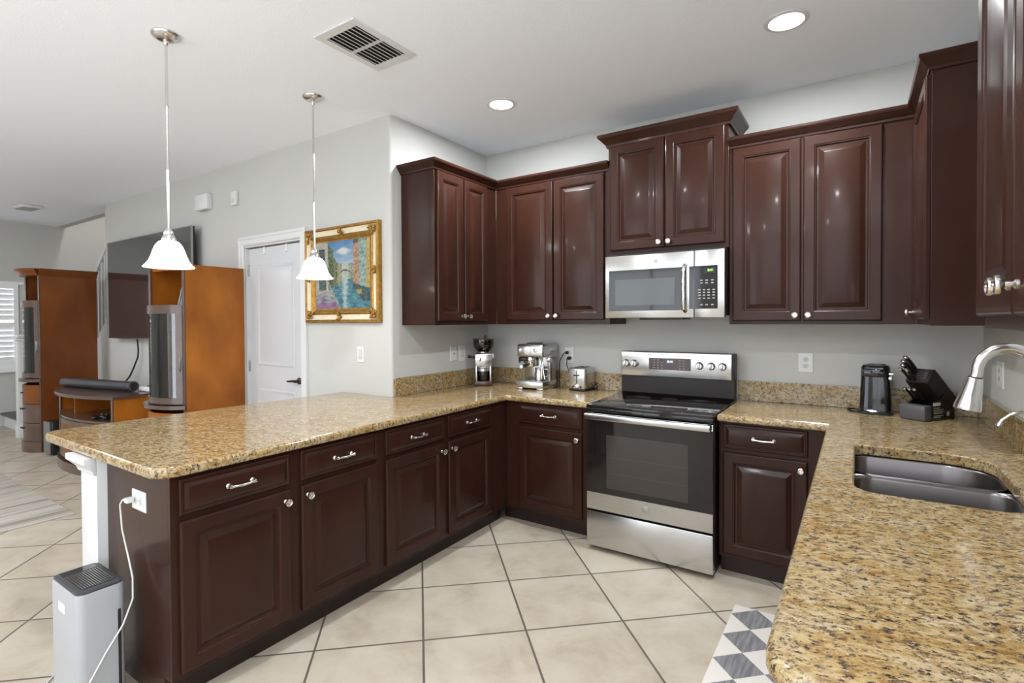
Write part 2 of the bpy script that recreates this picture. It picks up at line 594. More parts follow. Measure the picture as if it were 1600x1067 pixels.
m.box(R+.03, R+.07, -3.0, -.3, .6, .65); m.box(R+.03, R+.07, -3.0, -.3, 2.5, 2.55)
struct(m.obj('added_side_window', 'white_paint', smooth=0))
m = MB()   # far wall with the shuttered window
WY0, WY1, WZ0, WZ1 = .90, 2.34, .80, 1.99
m.box(FAR-.1, FAR, REAR, WY0, 0, ZC)
m.box(FAR-.1, FAR, WY1, 3.75, 0, 4.4)
m.box(FAR-.1, FAR, WY0, WY1, 0, WZ0)
m.box(FAR-.1, FAR, WY0, WY1, WZ1, ZC)
struct(m.obj('wall_far', 'wall_paint', smooth=0))
struct(MB().box(FAR, -7.1, 3.65, 3.75, 0, 4.4).obj('wall_stair', 'wall_paint'))
struct(MB().box(-7.2, -7.1, P+.2, 3.65, 0, 4.4).obj('wall_stair_end', 'wall_paint'))
struct(MB().box(FAR, -7.1, 2.80, 2.9, ZC, 4.4).obj('wall_stair_head', 'wall_paint'))
m = MB()   # wall behind the camera, with the patio doors and an added window to let in more light
ops = [(-5.1, -2.3, 0, 2.45), (-1.7, .2, .5, 2.6)]
xs = FAR-.1
for x0, x1, z0, z1 in ops:
    m.box(xs, x0, REAR-.1, REAR, 0, ZC)
    m.box(x0, x1, REAR-.1, REAR, z1, ZC)
    if z0: m.box(x0, x1, REAR-.1, REAR, 0, z0)
    xs = x1
m.box(xs, R, REAR-.1, REAR, 0, ZC)
struct(m.obj('wall_rear', 'wall_paint', smooth=0))
for i, (x0, x1, z0, z1) in enumerate(ops):
    m = MB()
    nb = 3
    w = .05
    for k in range(nb+1):
        x = x0+(x1-x0-w)*k/nb
        m.box(x, x+w, REAR-.07, REAR-.03, z0, z1)
    m.box(x0, x1, REAR-.07, REAR-.03, z0, z0+w)
    m.box(x0, x1, REAR-.07, REAR-.03, z1-w, z1)
    struct(m.obj(['door_2', 'added_rear_window'][i], 'white_paint', smooth=0))

# baseboards
m = MB()
for x0, x1 in ((-7.57, DX0-.1), (DX1+.1, L-.16)):
    m.box(x0, x1, P-.014, P, 0, .10, .003)
struct(m.obj('baseboard_living', 'white_paint'))
struct(MB().box(FAR, FAR+.014, REAR, 2.1, 0, .13, .003).obj('baseboard_far', 'white_paint'))

# pony wall that carries the bar, with its capital
m = MB()
m.box(-2.835, -2.66, .868, P-.003, 0, .872, .004)
struct(m.obj('trim_1', 'white_paint'))
m = MB()
m.sweep([(-2.835, P-.02), (-2.835, .868), (-2.66, .868)], [(.001, 0), (.008, 0), (.012, .016), (.03, .038), (.042, .05), (.042, .075), (.001, .075)], .797)
struct(m.obj('trim_2', 'white_paint', smooth=20))

# shuttered window on the far wall
m = MB()
for y0, y1 in ((WY0, WY0+.05), (WY1-.05, WY1), ((WY0+WY1)/2-.04, (WY0+WY1)/2+.04)):
    m.box(FAR-.06, FAR+.02, y0, y1, WZ0, WZ1)
for y0, y1 in ((WY0+.05, (WY0+WY1)/2-.04), ((WY0+WY1)/2+.04, WY1-.05)):
    m.box(FAR-.06, FAR+.02, y0, y1, WZ1-.06, WZ1)
    m.box(FAR-.06, FAR+.02, y0, y1, WZ0, WZ0+.1)
    m.box(FAR-.06, FAR+.02, y0, y1, 1.40, 1.45)
m.box(FAR, FAR+.05, WY0-.08, WY1+.06, WZ0-.05, WZ0)
m.box(FAR, FAR+.02, WY0-.06, WY1+.06, WZ1, WZ1+.04)
win = struct(m.obj('window_1', 'shutter_white', smooth=0))
m = MB()
for k in range(15):
    z = WZ0+.13+k*.0735
    if abs(z-1.425) < .03: continue
    m.loft([[Vector((FAR-.035-.0, y, z-.032)), Vector((FAR-.028, y, z-.034)), Vector((FAR-.002, y, z+.032)), Vector((FAR-.009, y, z+.034))] for y in (WY0+.05, WY1-.05)])
m.obj('shutter_louvers', 'shutter_white', win, 0)

# door in the living wall, with casing
m = MB()
m.panel(DX0+.012, DX1-.012, .012, DZ1-.022, P+.06, [(0, 0), (0, .028), (.003, .03)])
door = struct(m.obj('door_1', 'white_gloss', smooth=20))
m = MB()
for z0, z1 in ((1.06, 1.94), (.24, .86)):
    m.panel(DX0+.135, DX1-.135, z0, z1, P+.031, [(0, -.001), (0, .004), (.012, .008), (.03, .0035), (.034, .002), (.05, .002), (.075, .007)])
m.obj('door_panel', 'white_gloss', door, 20)
m = MB()
for z in (.25, 1.0, 1.85):
    m.box(DX0-.004, DX0+.022, P+.012, P+.03, z, z+.10, .002)
m.obj('hinge', 'steel', door)
m = MB()
m.lathe([(.028, .0), (.028, .008), (.02, .014), (.012, .016), (.012, .045)], (DX1-.08, P+.03, .955), '-Y', 20)
m.tube([(DX1-.08, P-.012, .955), (DX1-.11, P-.016, .957), (DX1-.15, P-.016, .952), (DX1-.19, P-.012, .95)], [.011, .01, .009, .007], 10)
m.obj('door_handle', 'bronze_dark', door)
m = MB()
for x in (-4.26, -3.94):
    m.box(x-.012, x+.012, P+.026, P+.03, DZ1-.085, DZ1-.018)
    m.box(x-.012, x+.012, P+.014, P+.026, DZ1-.085, DZ1-.08)
m.obj('over_door_hook', 'white_plastic', door)
m = MB()
cas = [(0, .0), (.0, .014), (.01, .018), (.06, .018), (.075, .010), (.075, 0)]
def casing(x0, x1, zt):
    # U-shaped casing, mitred
    prof = [(0, .001), (0, .014), (.012, .02), (.05, .018), (.058, .024), (.078, .022), (.082, .001)]
    rings = []
    for (x, z, sx, sz) in ((x0, 0, -1, 0), (x0, zt, -1, 1), (x1, zt, 1, 1), (x1, 0, 1, 0)):
        rings.append([Vector((x+sx*o, P-h, z+sz*o)) for o, h in prof])
    return rings
m.loft(casing(DX0-.002, DX1+.002, DZ1+.002))
m.box(DX0, DX0+.012, P, P+.1, 0, DZ1-.02)
m.box(DX1-.012, DX1, P, P+.1, 0, DZ1-.02)
m.box(DX0, DX1, P+.0, P+.1, DZ1-.012, DZ1)
struct(m.obj('trim_3', 'white_paint', smooth=20))

# ------------------------------------------------------------------ cabinets
DOOR = [(0, 0), (0, .013), (.004, .018), (.0075, .0195), (.052, .0195), (.056, .0165), (.0605, .0155), (.065, .0075), (.074, .0075), (.098, .0165), (.1015, .0175)]
DRAWER = [(0, 0), (0, .011), (.004, .0145), (.011, .0155), (.014, .0125), (.018, .0125), (.030, .0185), (.033, .0195)]
KNOB = None
def knob_mesh():
    m = MB()
    m.lathe([(.009, 0), (.009, .003), (.0055, .006), (.0055, .017), (.011, .020), (.0165, .023), (.0175, .027), (.0165, .031), (.012, .033), (.010, .031), (.0035, .031), (.003, .034)], (0, 0, 0), '-Y', 20)
    return m
def pull_mesh():
    m = MB()
    pts = [(-.05, -.004, 0), (-.05, -.022, 0), (-.046, -.028, 0), (-.03, -.027, -.001), (-.012, -.030, -.002), (.012, -.030, -.002), (.03, -.027, -.001), (.046, -.028, 0), (.05, -.022, 0), (.05, -.004, 0)]
    m.tube(pts, [.005, .005, .0065, .0045, .0055, .0055, .0045, .0065, .005, .005], 10)
    for x in (-.05, .05):
        m.lathe([(.0105, 0), (.0105, .004), (.007, .007)], (x, 0, 0), '-Y', 16)
        m.blob((x, -.026, 0), .0085, .006, .0085, 1)
    return m
_proto = {}
def hardware(kind, parent, x, y, z):
    if kind not in _proto:
        o = (knob_mesh() if kind == 'knob' else pull_mesh()).obj(kind if kind == 'knob' else 'handle', 'nickel', parent)
        _proto[kind] = o
    else:
        o = _proto[kind].copy()
        COL.objects.link(o)
        o.parent = parent
    o.location = (x, y, z)
    return o
def fronts(root, doors, drawers, z0, z1, dz0=.722, dz1=.858, kz=None):
    for x0, x1, side in doors:
        d = MB().panel(x0, x1, z0, z1, -.0005, DOOR).obj('door', 'cabinet_wood', root, 20)
        if side:
            hardware('knob', d, x0+.028 if side == 'l' else x1-.028, -.019, kz)
    for x0, x1 in drawers:
        d = MB().panel(x0, x1, dz0, dz1, -.0005, DRAWER).obj('drawer', 'cabinet_wood', root, 20)
        hardware('handle', d, (x0+x1)/2, -.019, (dz0+dz1)/2)
def base_cabinet(label, loc, rot, w, d, doors, drawers, group='base cabinets', toe=(None, None), left_end=False):
    r = thing('base_cabinet', label, 'cabinet', loc, rot, group)
    m = MB()
    zt = .8735
    m.box(0, w, 0, .02, .105, zt, .001)
    m.box(0, .018, .02, d, .105 if not left_end else .105, zt)
    m.box(w-.018, w, .02, d, .105, zt)
    m.box(.018, w-.018, .02, d-.01, .105, .123)
    m.box(.018, w-.018, d-.012, d, .105, zt)
    if left_end:
        m.box(0, .018, .062, d, 0, .105)
    m.obj('body', 'cabinet_wood', r, 20)
    a, b = toe[0] or 0, toe[1] or w
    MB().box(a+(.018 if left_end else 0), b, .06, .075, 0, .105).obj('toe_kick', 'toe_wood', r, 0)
    fronts(r, doors, drawers, .128, .700, kz=.655)
    return r
base_cabinet('dark brown two-door base cabinet at the free end of the peninsula, outlet on its side',
             (-2.09, .905, 0), PI/2, 1.03, .565, [(.028, .488, 'r'), (.545, 1.002, 'l')], [(.028, .488), (.545, 1.002)], left_end=True)
base_cabinet('dark brown two-door base cabinet on the peninsula nearest the inner corner',
             (-2.09, 1.935, 0), PI/2, 1.218, .565, [(.032, .508, 'r'), (.55, 1.006, 'l')], [(.032, .508), (.55, 1.006)])
base_cabinet('dark brown single-door base cabinet left of the stove, under the espresso machine',
             (-2.672, 3.153, 0), 0, 1.255, .595, [(.695, 1.182, 'r')], [(.695, 1.182)], toe=(.525, None))
base_cabinet('dark brown single-door base cabinet right of the stove',
             (-.645, 3.153, 0), 0, .56, .595, [(.023, .437, 'r')], [(.023, .437)])
base_cabinet('dark brown sink base cabinet facing the peninsula', (-.083, 2.89, 0), -PI/2, 1.05, .618,
             [(.03, .515, 'r'), (.535, 1.02, 'l')], [(.03, .515), (.535, 1.02)])
base_cabinet('dark brown base cabinet under the near end of the sink counter', (-.083, 1.84, 0), -PI/2, .93, .618,
             [(.03, .455, 'r'), (.475, .90, 'l')], [(.03, .455), (.475, .90)])

CROWN = [(.001, -.006), (.010, -.006), (.012, .006), (.018, .010), (.034, .030), (.042, .036), (.046, .044), (.046, .056), (.001, .056)]
CROWN2 = [(.001, -.008), (.012, -.008), (.014, .008), (.022, .014), (.046, .042), (.056, .050), (.060, .058), (.060, .072), (.001, .072)]
def wall_cabinet(label, loc, rot, w, d, z0, z1, doors, dz0, dz1, kz, crown, cprof=CROWN, nd=None, pd=None):
    r = thing('wall_cabinet', label, 'cabinet', (loc[0], loc[1], z0), rot, 'wall cabinets')
    m = MB()
    m.box(0, w, .001, d, 0, z1-z0, .0015)
    m.obj('body', 'cabinet_wood', r, 20)
    for x0, x1, side in doors:
        dd = MB().panel(x0, x1, dz0-z0, dz1-z0, -.0005, DOOR).obj('door', 'cabinet_wood', r, 20)
        hardware('knob', dd, x0+.027 if side == 'l' else x1-.027, -.019, kz-z0)
    MB().sweep(crown, cprof, z1-z0-.002, nd, pd).obj('crown_moulding', 'cabinet_wood', r, 20)
    return r
UZ0, UZ1 = 1.413, 2.482
wall_cabinet('dark wall cabinet with two narrow doors on the short left wall, above the coffee grinder',
             (-2.372, 2.703), PI/2, .74, .308, UZ0, UZ1, [(.018, .302, 'r'), (.318, .598, 'l')], 1.444, 2.468, 1.476,
             [(0, .308), (0, 0), (.74, 0)], nd=(0, -1))
wall_cabinet('dark wall cabinet with two tall doors above the espresso machine and toaster',
             (-2.372, 3.443), 0, .955, .308, UZ0, UZ1, [(.105, .512, 'r'), (.522, .915, 'l')], 1.444, 2.468, 1.476,
             [(0, 0), (.955, 0)], pd=(0, 1))
wall_cabinet('short raised dark wall cabinet over the microwave', (-1.417, 3.423), 0, .772, .328, 1.882, 2.632,
             [(.016, .383, 'r'), (.391, .752, 'l')], 1.912, 2.622, 1.945, [(0, .328), (0, 0), (.772, 0), (.772, .328)], CROWN2)
wall_cabinet('dark wall cabinet with two wide doors right of the microwave', (-.645, 3.443), 0, .898, .308, UZ0, UZ1,
             [(.02, .38, 'r'), (.391, .754, 'l')], 1.432, 2.468, 1.465, [(0, 0), (.898, 0)], nd=(0, -1))
wall_cabinet('dark wall cabinet on the right wall with its plain side panel showing', (.253, 3.443), -PI/2, .61, .301, UZ0, UZ1,
             [(.035, .588, 'l')], 1.44, 2.468, 1.475, [(0, 0), (.61, 0), (.61, .301)], pd=(0, 1))
wall_cabinet('nearest dark wall cabinet, cut off by the right edge, above the faucet', (.253, 1.697), -PI/2, .78, .301, 1.42, UZ1,
             [(.023, .380, 'r'), (.388, .752, 'l')], 1.448, 2.468, 1.504, [(0, .301), (0, 0), (.78, 0), (.78, .301)])

# ------------------------------------------------------------------ countertops
CE = B-.648
ct = thing('countertop', 'L-shaped speckled tan granite countertop of the peninsula and the corner left of the stove', 'countertop', (0, 0, 0))
# split in two straight pieces of one outline: the living-side overhang runs past the wall corner
outer = round_poly([(-3.285, .848, .075), (-2.058, .848, .085), (-2.058, CE, 0), (-1.415, CE, 0), (-1.415, B-.002, 0), (L+.002, B-.002, 0), (L+.002, P-.003, 0), (-3.20, P-.003, 0)])
slab('slab', 'granite', ct, outer, .8745, CT)
m = MB()
m.box(L+.002, L+.022, P+.012, B-.002, CT+.0005, CT+.128, .002)
m.obj('side_backsplash', 'granite', ct, 20)
MB().box(L+.022, -1.415, B-.022, B-.002, CT+.0005, CT+.128, .002).obj('back_backsplash', 'granite', ct, 20)
ct2 = thing('countertop', 'L-shaped gold speckled granite countertop around the sink, right of the stove', 'countertop', (0, 0, 0))
outer = round_poly([(-.645, CE, 0), (-.122, CE, 0), (-.122, .885, .07), (R-.002, .885, .02), (R-.002, B-.002, 0), (-.645, B-.002, 0)])
hole = round_poly([(-.006, 1.955, .075), (.418, 1.955, .11), (.418, 2.675, .15), (-.006, 2.675, .05)], 9)
slab('slab', 'granite', ct2, outer, .8745, CT, hole)
MB().box(-.645, R-.022, B-.022, B-.002, CT+.0005, CT+.128, .002).obj('back_backsplash', 'granite', ct2, 20)
MB().box(R-.022, R-.002, .89, B-.002, CT+.0005, CT+.128, .002).obj('side_backsplash', 'granite', ct2, 20)

# ------------------------------------------------------------------ sink
sink = thing('kitchen_sink', 'stainless steel double-bowl undermount sink set in the granite counter', 'sink', (.206, 2.3, .70))
def bowl(name, pts, depth, n=8):
    o = round_poly(pts, n)
    m = MB()
    rings = []
    for d, z in [(0, .872), (.004, .86), (.012, .872-depth+.05), (.02, .872-depth+.02), (.04, .872-depth+.004), (.07, .872-depth)]:
        rings.append([Vector((x-.206, y-2.3, z-.70)) for x, y in inset_poly(o, d)])
    m.loft(rings, cap0=False)
    x = sum(p[0] for p in o)/len(o)-.206; y = sum(p[1] for p in o)/len(o)-2.3
    b = m.obj(name, 'steel_basin', sink, 40)
    md = b.modifiers.new('wall', 'SOLIDIFY'); md.thickness = .0015; md.offset = -1
    q = MB()
    q.lathe([(.045, .0), (.045, .003), (.034, .004), (.03, -.004 + .006), (.012, .002)], (x, y, .872-depth-.70+.0005), 'Z', 20)
    q.obj('drain', 'chrome', b)
    return b
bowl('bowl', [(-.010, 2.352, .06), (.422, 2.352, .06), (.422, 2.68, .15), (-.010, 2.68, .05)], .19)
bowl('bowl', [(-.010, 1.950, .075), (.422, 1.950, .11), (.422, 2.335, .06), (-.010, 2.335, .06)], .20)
m = MB()
m.loft([[Vector((x-.206, y, z)) for y, z in ((2.335-2.3-.003, .158), (2.338-2.3, .166), (2.3435-2.3, .169), (2.349-2.3, .166), (2.352-2.3+.003, .158))] for x in (-.012, .424)], closed=False, cap0=False, cap1=False)
m.box(-.206-.03, .24, -.38+.0, .385, .1715, .1735) if False else None
m.obj('divider', 'steel', sink)

# ------------------------------------------------------------------ range
rg = thing('stove', 'stainless steel electric range with black glass cooktop between the base cabinets', 'stove', (-1.0305, 3.05, 0))
hw = .3785
m = MB()
m.box(-hw+.004, hw-.004, .045, .675, .03, .893)
for x in (-.34, .34):
    for y in (.07, .62):
        m.lathe([(.018, 0), (.018, .03)], (x, y, 0), 'Z', 12)
m.obj('body', 'black_trim', rg, 20)
m = MB()
m.box(-hw, hw, -.015, .60, .893, .9165, .004)
m.box(-hw, hw, -.012, .03, .868, .895, .003)
ck = m.obj('cooktop', 'cooktop_glass', rg, 30)
m = MB()
for x, y, r in ((-.19, .15, .11), (.19, .15, .085), (-.19, .42, .08), (.19, .42, .11), (0, .47, .05)):
    for rr in ((r, r*.62) if r > .1 else (r,)):
        m.lathe([(rr-.002, .0), (rr-.002, .0004), (rr, .0004), (rr, 0)], (x, y, .9167), 'Z', 40, False, False)
m.obj('burner_ring', 'burner_mark', ck)
m = MB()
m.box(-hw, hw, -.012, .045, .258, .862, .004)
od = m.obj('oven_door', 'steel', rg, 30)
MB().box(-hw+.001, hw-.001, -.0145, -.0122, .366, .828, .001).obj('door_glass', 'oven_glass', od, 0)
m = MB()
m.box(-.245, .245, -.0152, -.0146, .405, .735)
wdw = m.obj('oven_window', 'oven_inner', od, 0)
m = MB()
for z in (.50, .60):
    m.box(-.23, .23, -.0156, -.0153, z, z+.003)
m.obj('rack', 'burner_mark', wdw, 0)
m = MB()
m.box(-.374, .374, -.062, -.040, .828, .866, .007)
for x in (-.362, .362):
    m.box(x-.012, x+.012, -.045, -.010, .833, .861, .003)
m.obj('handle', 'steel', od, 30)
m = MB()
m.lathe([(.0, .0), (.021, .0), (.021, .002), (.018, .0025), (0, .0025)], (0, -.0125, .318), '-Y', 28, False, False)
lg = m.obj('emblem', 'steel_dark', od)
lettering('monogram', 'GE', .019, 'steel', lg, (0, -.0155, .318))
m = MB()
m.box(-hw, hw, -.012, .045, .028, .246, .004)
m.obj('drawer', 'steel', rg, 30)
m = MB()
m.loft([[Vector((x, .60, .912)), Vector((x, .585, .93)), Vector((x, .585, 1.05)), Vector((x, .675, 1.05)), Vector((x, .675, .912))] for x in (-hw+.002, hw-.002)])
m.box(-hw-.002, hw+.002, .583, .675, 1.048, 1.218, .004)
bg = m.obj('backguard', 'black_trim', rg, 20)
m = MB()
m.box(-hw+.004, hw-.012, .570, .5835, 1.048, 1.216, .004)
pn = m.obj('control_panel', 'steel', rg, 30)
MB().box(-.172, .112, .5685, .5702, 1.098, 1.178, .0006).obj('touch_panel', 'grinder_brown', pn, 0)
MB().box(-.056, .004, .5678, .5687, 1.14, 1.17).obj('display', 'black_gloss', pn, 0)
lettering('clock_digits', '8:14', .02, 'display_white', pn, (-.026, .5672, 1.155))
for i in range(4):
    for x in (-.135, -.108, -.081, .04, .065):
        if abs(x+.081) < .001 and i > 2: continue
        m = MB(); m.box(x-.005, x+.005, .5677, .5686, 1.108+i*.018, 1.113+i*.018)
        m.obj('touch_key', 'button_print', pn, 0)
for f in (.058, .135, .722, .82, .912):
    x = -hw+.757*f
    k = MB()
    k.lathe([(.026, 0), (.026, .004), (.022, .007), (.022, .024), (.019, .028), (0, .028)], (x, .5702, 1.135), '-Y', 24, True, False)
    k.box(x-.006, x+.006, .530, .545, 1.114, 1.156, .003)
    k.obj('knob', 'steel', pn, 30)

# ------------------------------------------------------------------ microwave
mw = thing('microwave', 'stainless steel over-the-range microwave with black door glass above the stove', 'microwave', (-1.031, 3.343, 1.455))
m = MB()
m.box(-hw, hw, .028, .405, .012, .425)
m.obj('body', 'black_trim', mw, 0)
def fz(f): return .412*(1-f)
def fx(f): return -hw+.757*f
m = MB(); m.box(fx(0), fx(.765), 0, .03, 0, .412, .004)
dr = m.obj('door', 'steel', mw, 30)
MB().box(fx(.037), fx(.672), -.003, .001, fz(.885), fz(.235), .001).obj('door_glass', 'black_gloss', dr, 0)
MB().box(fx(.095), fx(.615), -.004, -.0028, fz(.80), fz(.385), .0004).obj('window', 'micro_window', dr, 0)
m = MB()
m.tube([(fx(.698), -.004, fz(.90)), (fx(.698), -.03, fz(.87)), (fx(.698), -.042, fz(.72)), (fx(.698), -.045, fz(.55)), (fx(.698), -.042, fz(.38)), (fx(.698), -.03, fz(.24)), (fx(.698), -.004, fz(.21))], .0135, 14)
m.obj('handle', 'chrome', dr)
m = MB(); m.lathe([(.019, 0), (.019, .002), (.0165, .003), (0, .003)], (fx(.455), -.0005, fz(.115)), '-Y', 28, True, False)
lg = m.obj('emblem', 'white_plastic', dr)
lettering('monogram', 'GE', .018, 'grey_plastic', lg, (fx(.455), -.0042, fz(.115)))
m = MB(); m.box(fx(.769), fx(1), 0, .03, 0, .412, .004)
cp = m.obj('control_panel', 'steel', mw, 30)
MB().box(fx(.728), fx(.948), -.003, .001, fz(.87), fz(.235), .001).obj('keypad', 'black_gloss', cp, 0)
MB().box(fx(.757), fx(.772), -.0042, -.0028, fz(.865), fz(.42)).obj('slot', 'grey_plastic', cp, 0)
MB().box(fx(.84), fx(.935), -.0036, -.0028, fz(.35), fz(.265)).obj('display', 'black_matte', cp, 0)
lettering('clock_digits', '8:41', .02, 'display_green', cp, (fx(.895), -.0042, fz(.305)))
for rz, xs_ in ((.45, (.825, .865, .908)), (.49, (.825, .865, .908)), (.59, (.81, .845, .88, .918)), (.63, (.81, .845, .88, .918)), (.67, (.81, .845, .88, .918)), (.715, (.81, .845, .88, .918)), (.81, (.825, .865, .908))):
    for f in xs_:
        m = MB(); m.box(fx(f)-.007, fx(f)+.007, -.0036, -.0028, fz(rz)-.0035, fz(rz)+.0035)
        m.obj('key', 'button_print', cp, 0)
m = MB(); m.box(-.15, .13, .02, .2, -.012, .012, .003)
m.obj('vent_grille', 'black_plastic', mw)

# ------------------------------------------------------------------ small appliances
g = thing('coffee_grinder', 'coffee grinder with a smoked bean hopper in the corner of the counter', 'coffee grinder', (-2.545, 3.50, CT+.0012), .62)
m = MB(); m.box(-.075, .075, -.10, .075, 0, .038, .006)
m.obj('base', 'grinder_brown', g)
m = MB(); m.box(-.062, .062, .005, .07, .036, .20, .006)
m.box(-.070, .070, -.075, .07, .15, .262, .012)
m.box(-.064, -.05, -.09, .03, .036, .16, .003); m.box(.05, .064, -.09, .03, .036, .16, .003)
b_ = m.obj('body', 'steel', g)
m = MB(); m.lathe([(.018, 0), (.018, .006), (.012, .008), (0, .008)], (-.035, -.0752, .215), '-Y', 18, True, False)
m.obj('button', 'chrome', b_)
m = MB(); m.lathe([(.024, 0), (.024, .012), (.018, .016), (0, .016)], (.070, -.01, .235), 'X', 18, True, False)
m.obj('grind_dial', 'white_plastic', g)
m = MB(); m.tube([(-.068, -.01, .225), (-.09, -.012, .228), (-.115, -.015, .232), (-.128, -.016, .236)], [.008, .008, .012, .013], 10)
m.obj('lever', 'black_plastic', g)
m = MB(); m.lathe([(.03, .262), (.05, .266), (.05, .272)], (0, 0, 0), 'Z', 24); m.obj('collar', 'steel', g)
m = MB(); m.lathe([(.042, .272), (.060, .285), (.078, .31), (.084, .34), (.084, .372), (.081, .372), (.081, .34), (.074, .312), (.055, .288), (.04, .276)], (0, -.005, 0), 'Z', 28, False, False)
h_ = m.obj('hopper', 'smoked_glass', g)
m = MB(); m.lathe([(.087, .368), (.087, .378), (.0, .378)], (0, -.005, 0), 'Z', 28, True, False)
m.lathe([(.008, .378), (.007, .40), (.009, .405), (0, .407)], (.015, -.005, 0), 'Z', 12, True, False)
m.obj('lid', 'grinder_brown', g)
m = MB(); m.lathe([(.042, .042), (.047, .05), (.050, .118), (.047, .118), (.044, .052), (0, .046)], (0, -.045, 0), 'Z', 24, True, False)
m.obj('ground_coffee_jar', 'smoked_glass', g)
m = MB(); m.lathe([(.052, .118), (.052, .14), (.0, .142)], (0, -.045, 0), 'Z', 24, True, False)
m.obj('jar_lid', 'steel', g)

e = thing('espresso_machine', 'stainless steel espresso machine with steam wand on the corner counter', 'espresso machine', (-2.062, 3.42, CT+.0012), .05)
m = MB()
m.box(-.115, .115, .0, .27, .012, .062, .006)
for x0, x1 in ((-.115, -.06), (.06, .115)):
    m.box(x0, x1, .004, .26, 0, .014, .003)
m.obj('drip_tray', 'steel', e)
m = MB(); m.box(-.1, .1, .015, .15, .0615, .066, .001)
m.obj('tray_grid', 'steel_dark', e)
m = MB(); m.box(-.112, .112, .14, .285, .05, .34, .012)
m.obj('body', 'steel_dark', e)
m = MB(); m.box(-.07, .03, .132, .15, .06, .24, .006); m.obj('splash_panel', 'steel', e)
m = MB(); m.box(-.115, .113, .015, .285, .245, .345, .018, 3)
hd = m.obj('head', 'steel', e)
for x in (-.085, .05):
    m = MB(); m.lathe([(.016, 0), (.016, .006), (.012, .009), (0, .009)], (x, .0145, .30), '-Y', 20, True, False)
    m.obj('button', 'chrome', hd)
m = MB(); m.lathe([(.03, 0), (.03, .005), (.027, .007), (0, .007)], (-.02, .0145, .298), '-Y', 26, True, False)
m.obj('pressure_gauge', 'white_plastic', hd)
m = MB(); m.box(-.08, .02, .12, .2, .3451, .352, .002); m.obj('cup_rail', 'black_plastic', e)
m = MB(); m.lathe([(.033, .245), (.036, .235), (.036, .208), (.03, .2)], (-.02, .075, 0), 'Z', 24); m.obj('group_head', 'chrome', e)
m = MB(); m.lathe([(.036, .21), (.036, .185), (.028, .17), (.012, .165)], (-.02, .075, 0), 'Z', 24)
pf = m.obj('portafilter', 'chrome', e)
m = MB(); m.tube([(-.02, .045, .195), (-.02, .01, .19), (-.02, -.05, .182), (-.02, -.075, .18)], [.010, .013, .014, .012], 12)
m.obj('handle', 'black_plastic', pf)
m = MB(); m.lathe([(.013, 0), (.013, .008), (0, .010)], (-.02, -.0755, .18), '-Y', 16, True, False); m.obj('end_cap', 'white_plastic', pf)
m = MB(); m.box(-.108, -.045, .03, .08, .212, .244, .006); m.box(-.106, -.09, .03, .04, .2, .215, .002); m.box(-.062, -.046, .03, .04, .2, .215, .002)
m.obj('grinder_cradle', 'black_plastic', e)
m = MB()
m.lathe([(.02, 0), (.02, .02), (.017, .024), (0, .024)], (.1135, .10, .225), 'X', 18, True, False)
m.obj('steam_dial', 'steel', e)
m = MB(); m.tube([(.085, .07, .245), (.092, .045, .225), (.10, .035, .19), (.118, .02, .12), (.128, .015, .085)], [.006, .006, .005, .005, .0055], 10)
m.obj('steam_wand', 'chrome', e)
m = MB(); m.tube([(.06, .10, .25), (.07, .06, .225), (.085, .05, .15), (.085, .05, .08)], .006, 10); m.obj('hot_water_spout', 'chrome', e)
mj = thing('milk_jug', 'small stainless steel milk jug standing on the espresso drip tray', 'jug', (-2.062+.045, 3.42+.085, CT+.0012+.0665), .4)
m = MB(); m.lathe([(.034, 0), (.037, .003), (.038, .05), (.033, .075), (.036, .098), (.0345, .098), (.031, .075), (.036, .05), (.034, .004), (0, .004)], (0, 0, 0), 'Z', 26, True, False)
m.obj('body', 'steel', mj)
m = MB(); m.tube([(.035, 0, .085), (.058, 0, .088), (.066, 0, .07), (.062, 0, .035), (.037, 0, .02)], .004, 8); m.obj('handle', 'steel', mj)

t_ = thing('toaster', 'two-slice stainless steel toaster standing end-on left of the stove', 'toaster', (-1.725, 3.55, CT+.0012), -.03)
m = MB(); m.box(-.066, .066, .004, .168, .0, .016, .004); m.obj('base', 'black_plastic', t_)
m = MB(); m.box(-.070, .070, .008, .168, .014, .172, .014, 3); tb = m.obj('body', 'steel', t_)
m = MB(); m.box(-.064, .064, 0, .012, .016, .166, .005); tf = m.obj('front_panel', 'steel', t_)
m = MB()
for x in (-.025, .025):
    m.box(x-.012, x+.012, .03, .15, .1715, .1735)
m.obj('bread_slot', 'black_matte', tb, 0)
m = MB(); m.box(-.003, .003, -.0012, .001, .055, .15); m.obj('lever_slot', 'black_matte', tf, 0)
m = MB(); m.box(-.022, .022, -.014, -.0013, .112, .122, .003); m.obj('lever', 'black_plastic', tf)
m = MB(); m.lathe([(.016, 0), (.016, .008), (.012, .010), (0, .010)], (0, -.0002, .034), '-Y', 20, True, False); m.obj('browning_dial', 'chrome', tf)
for x in (-.032, .032):
    m = MB(); m.lathe([(.007, 0), (.007, .004), (0, .004)], (x, -.0002, .03), '-Y', 12, True, False)
    m.obj('button', 'black_plastic', tf)

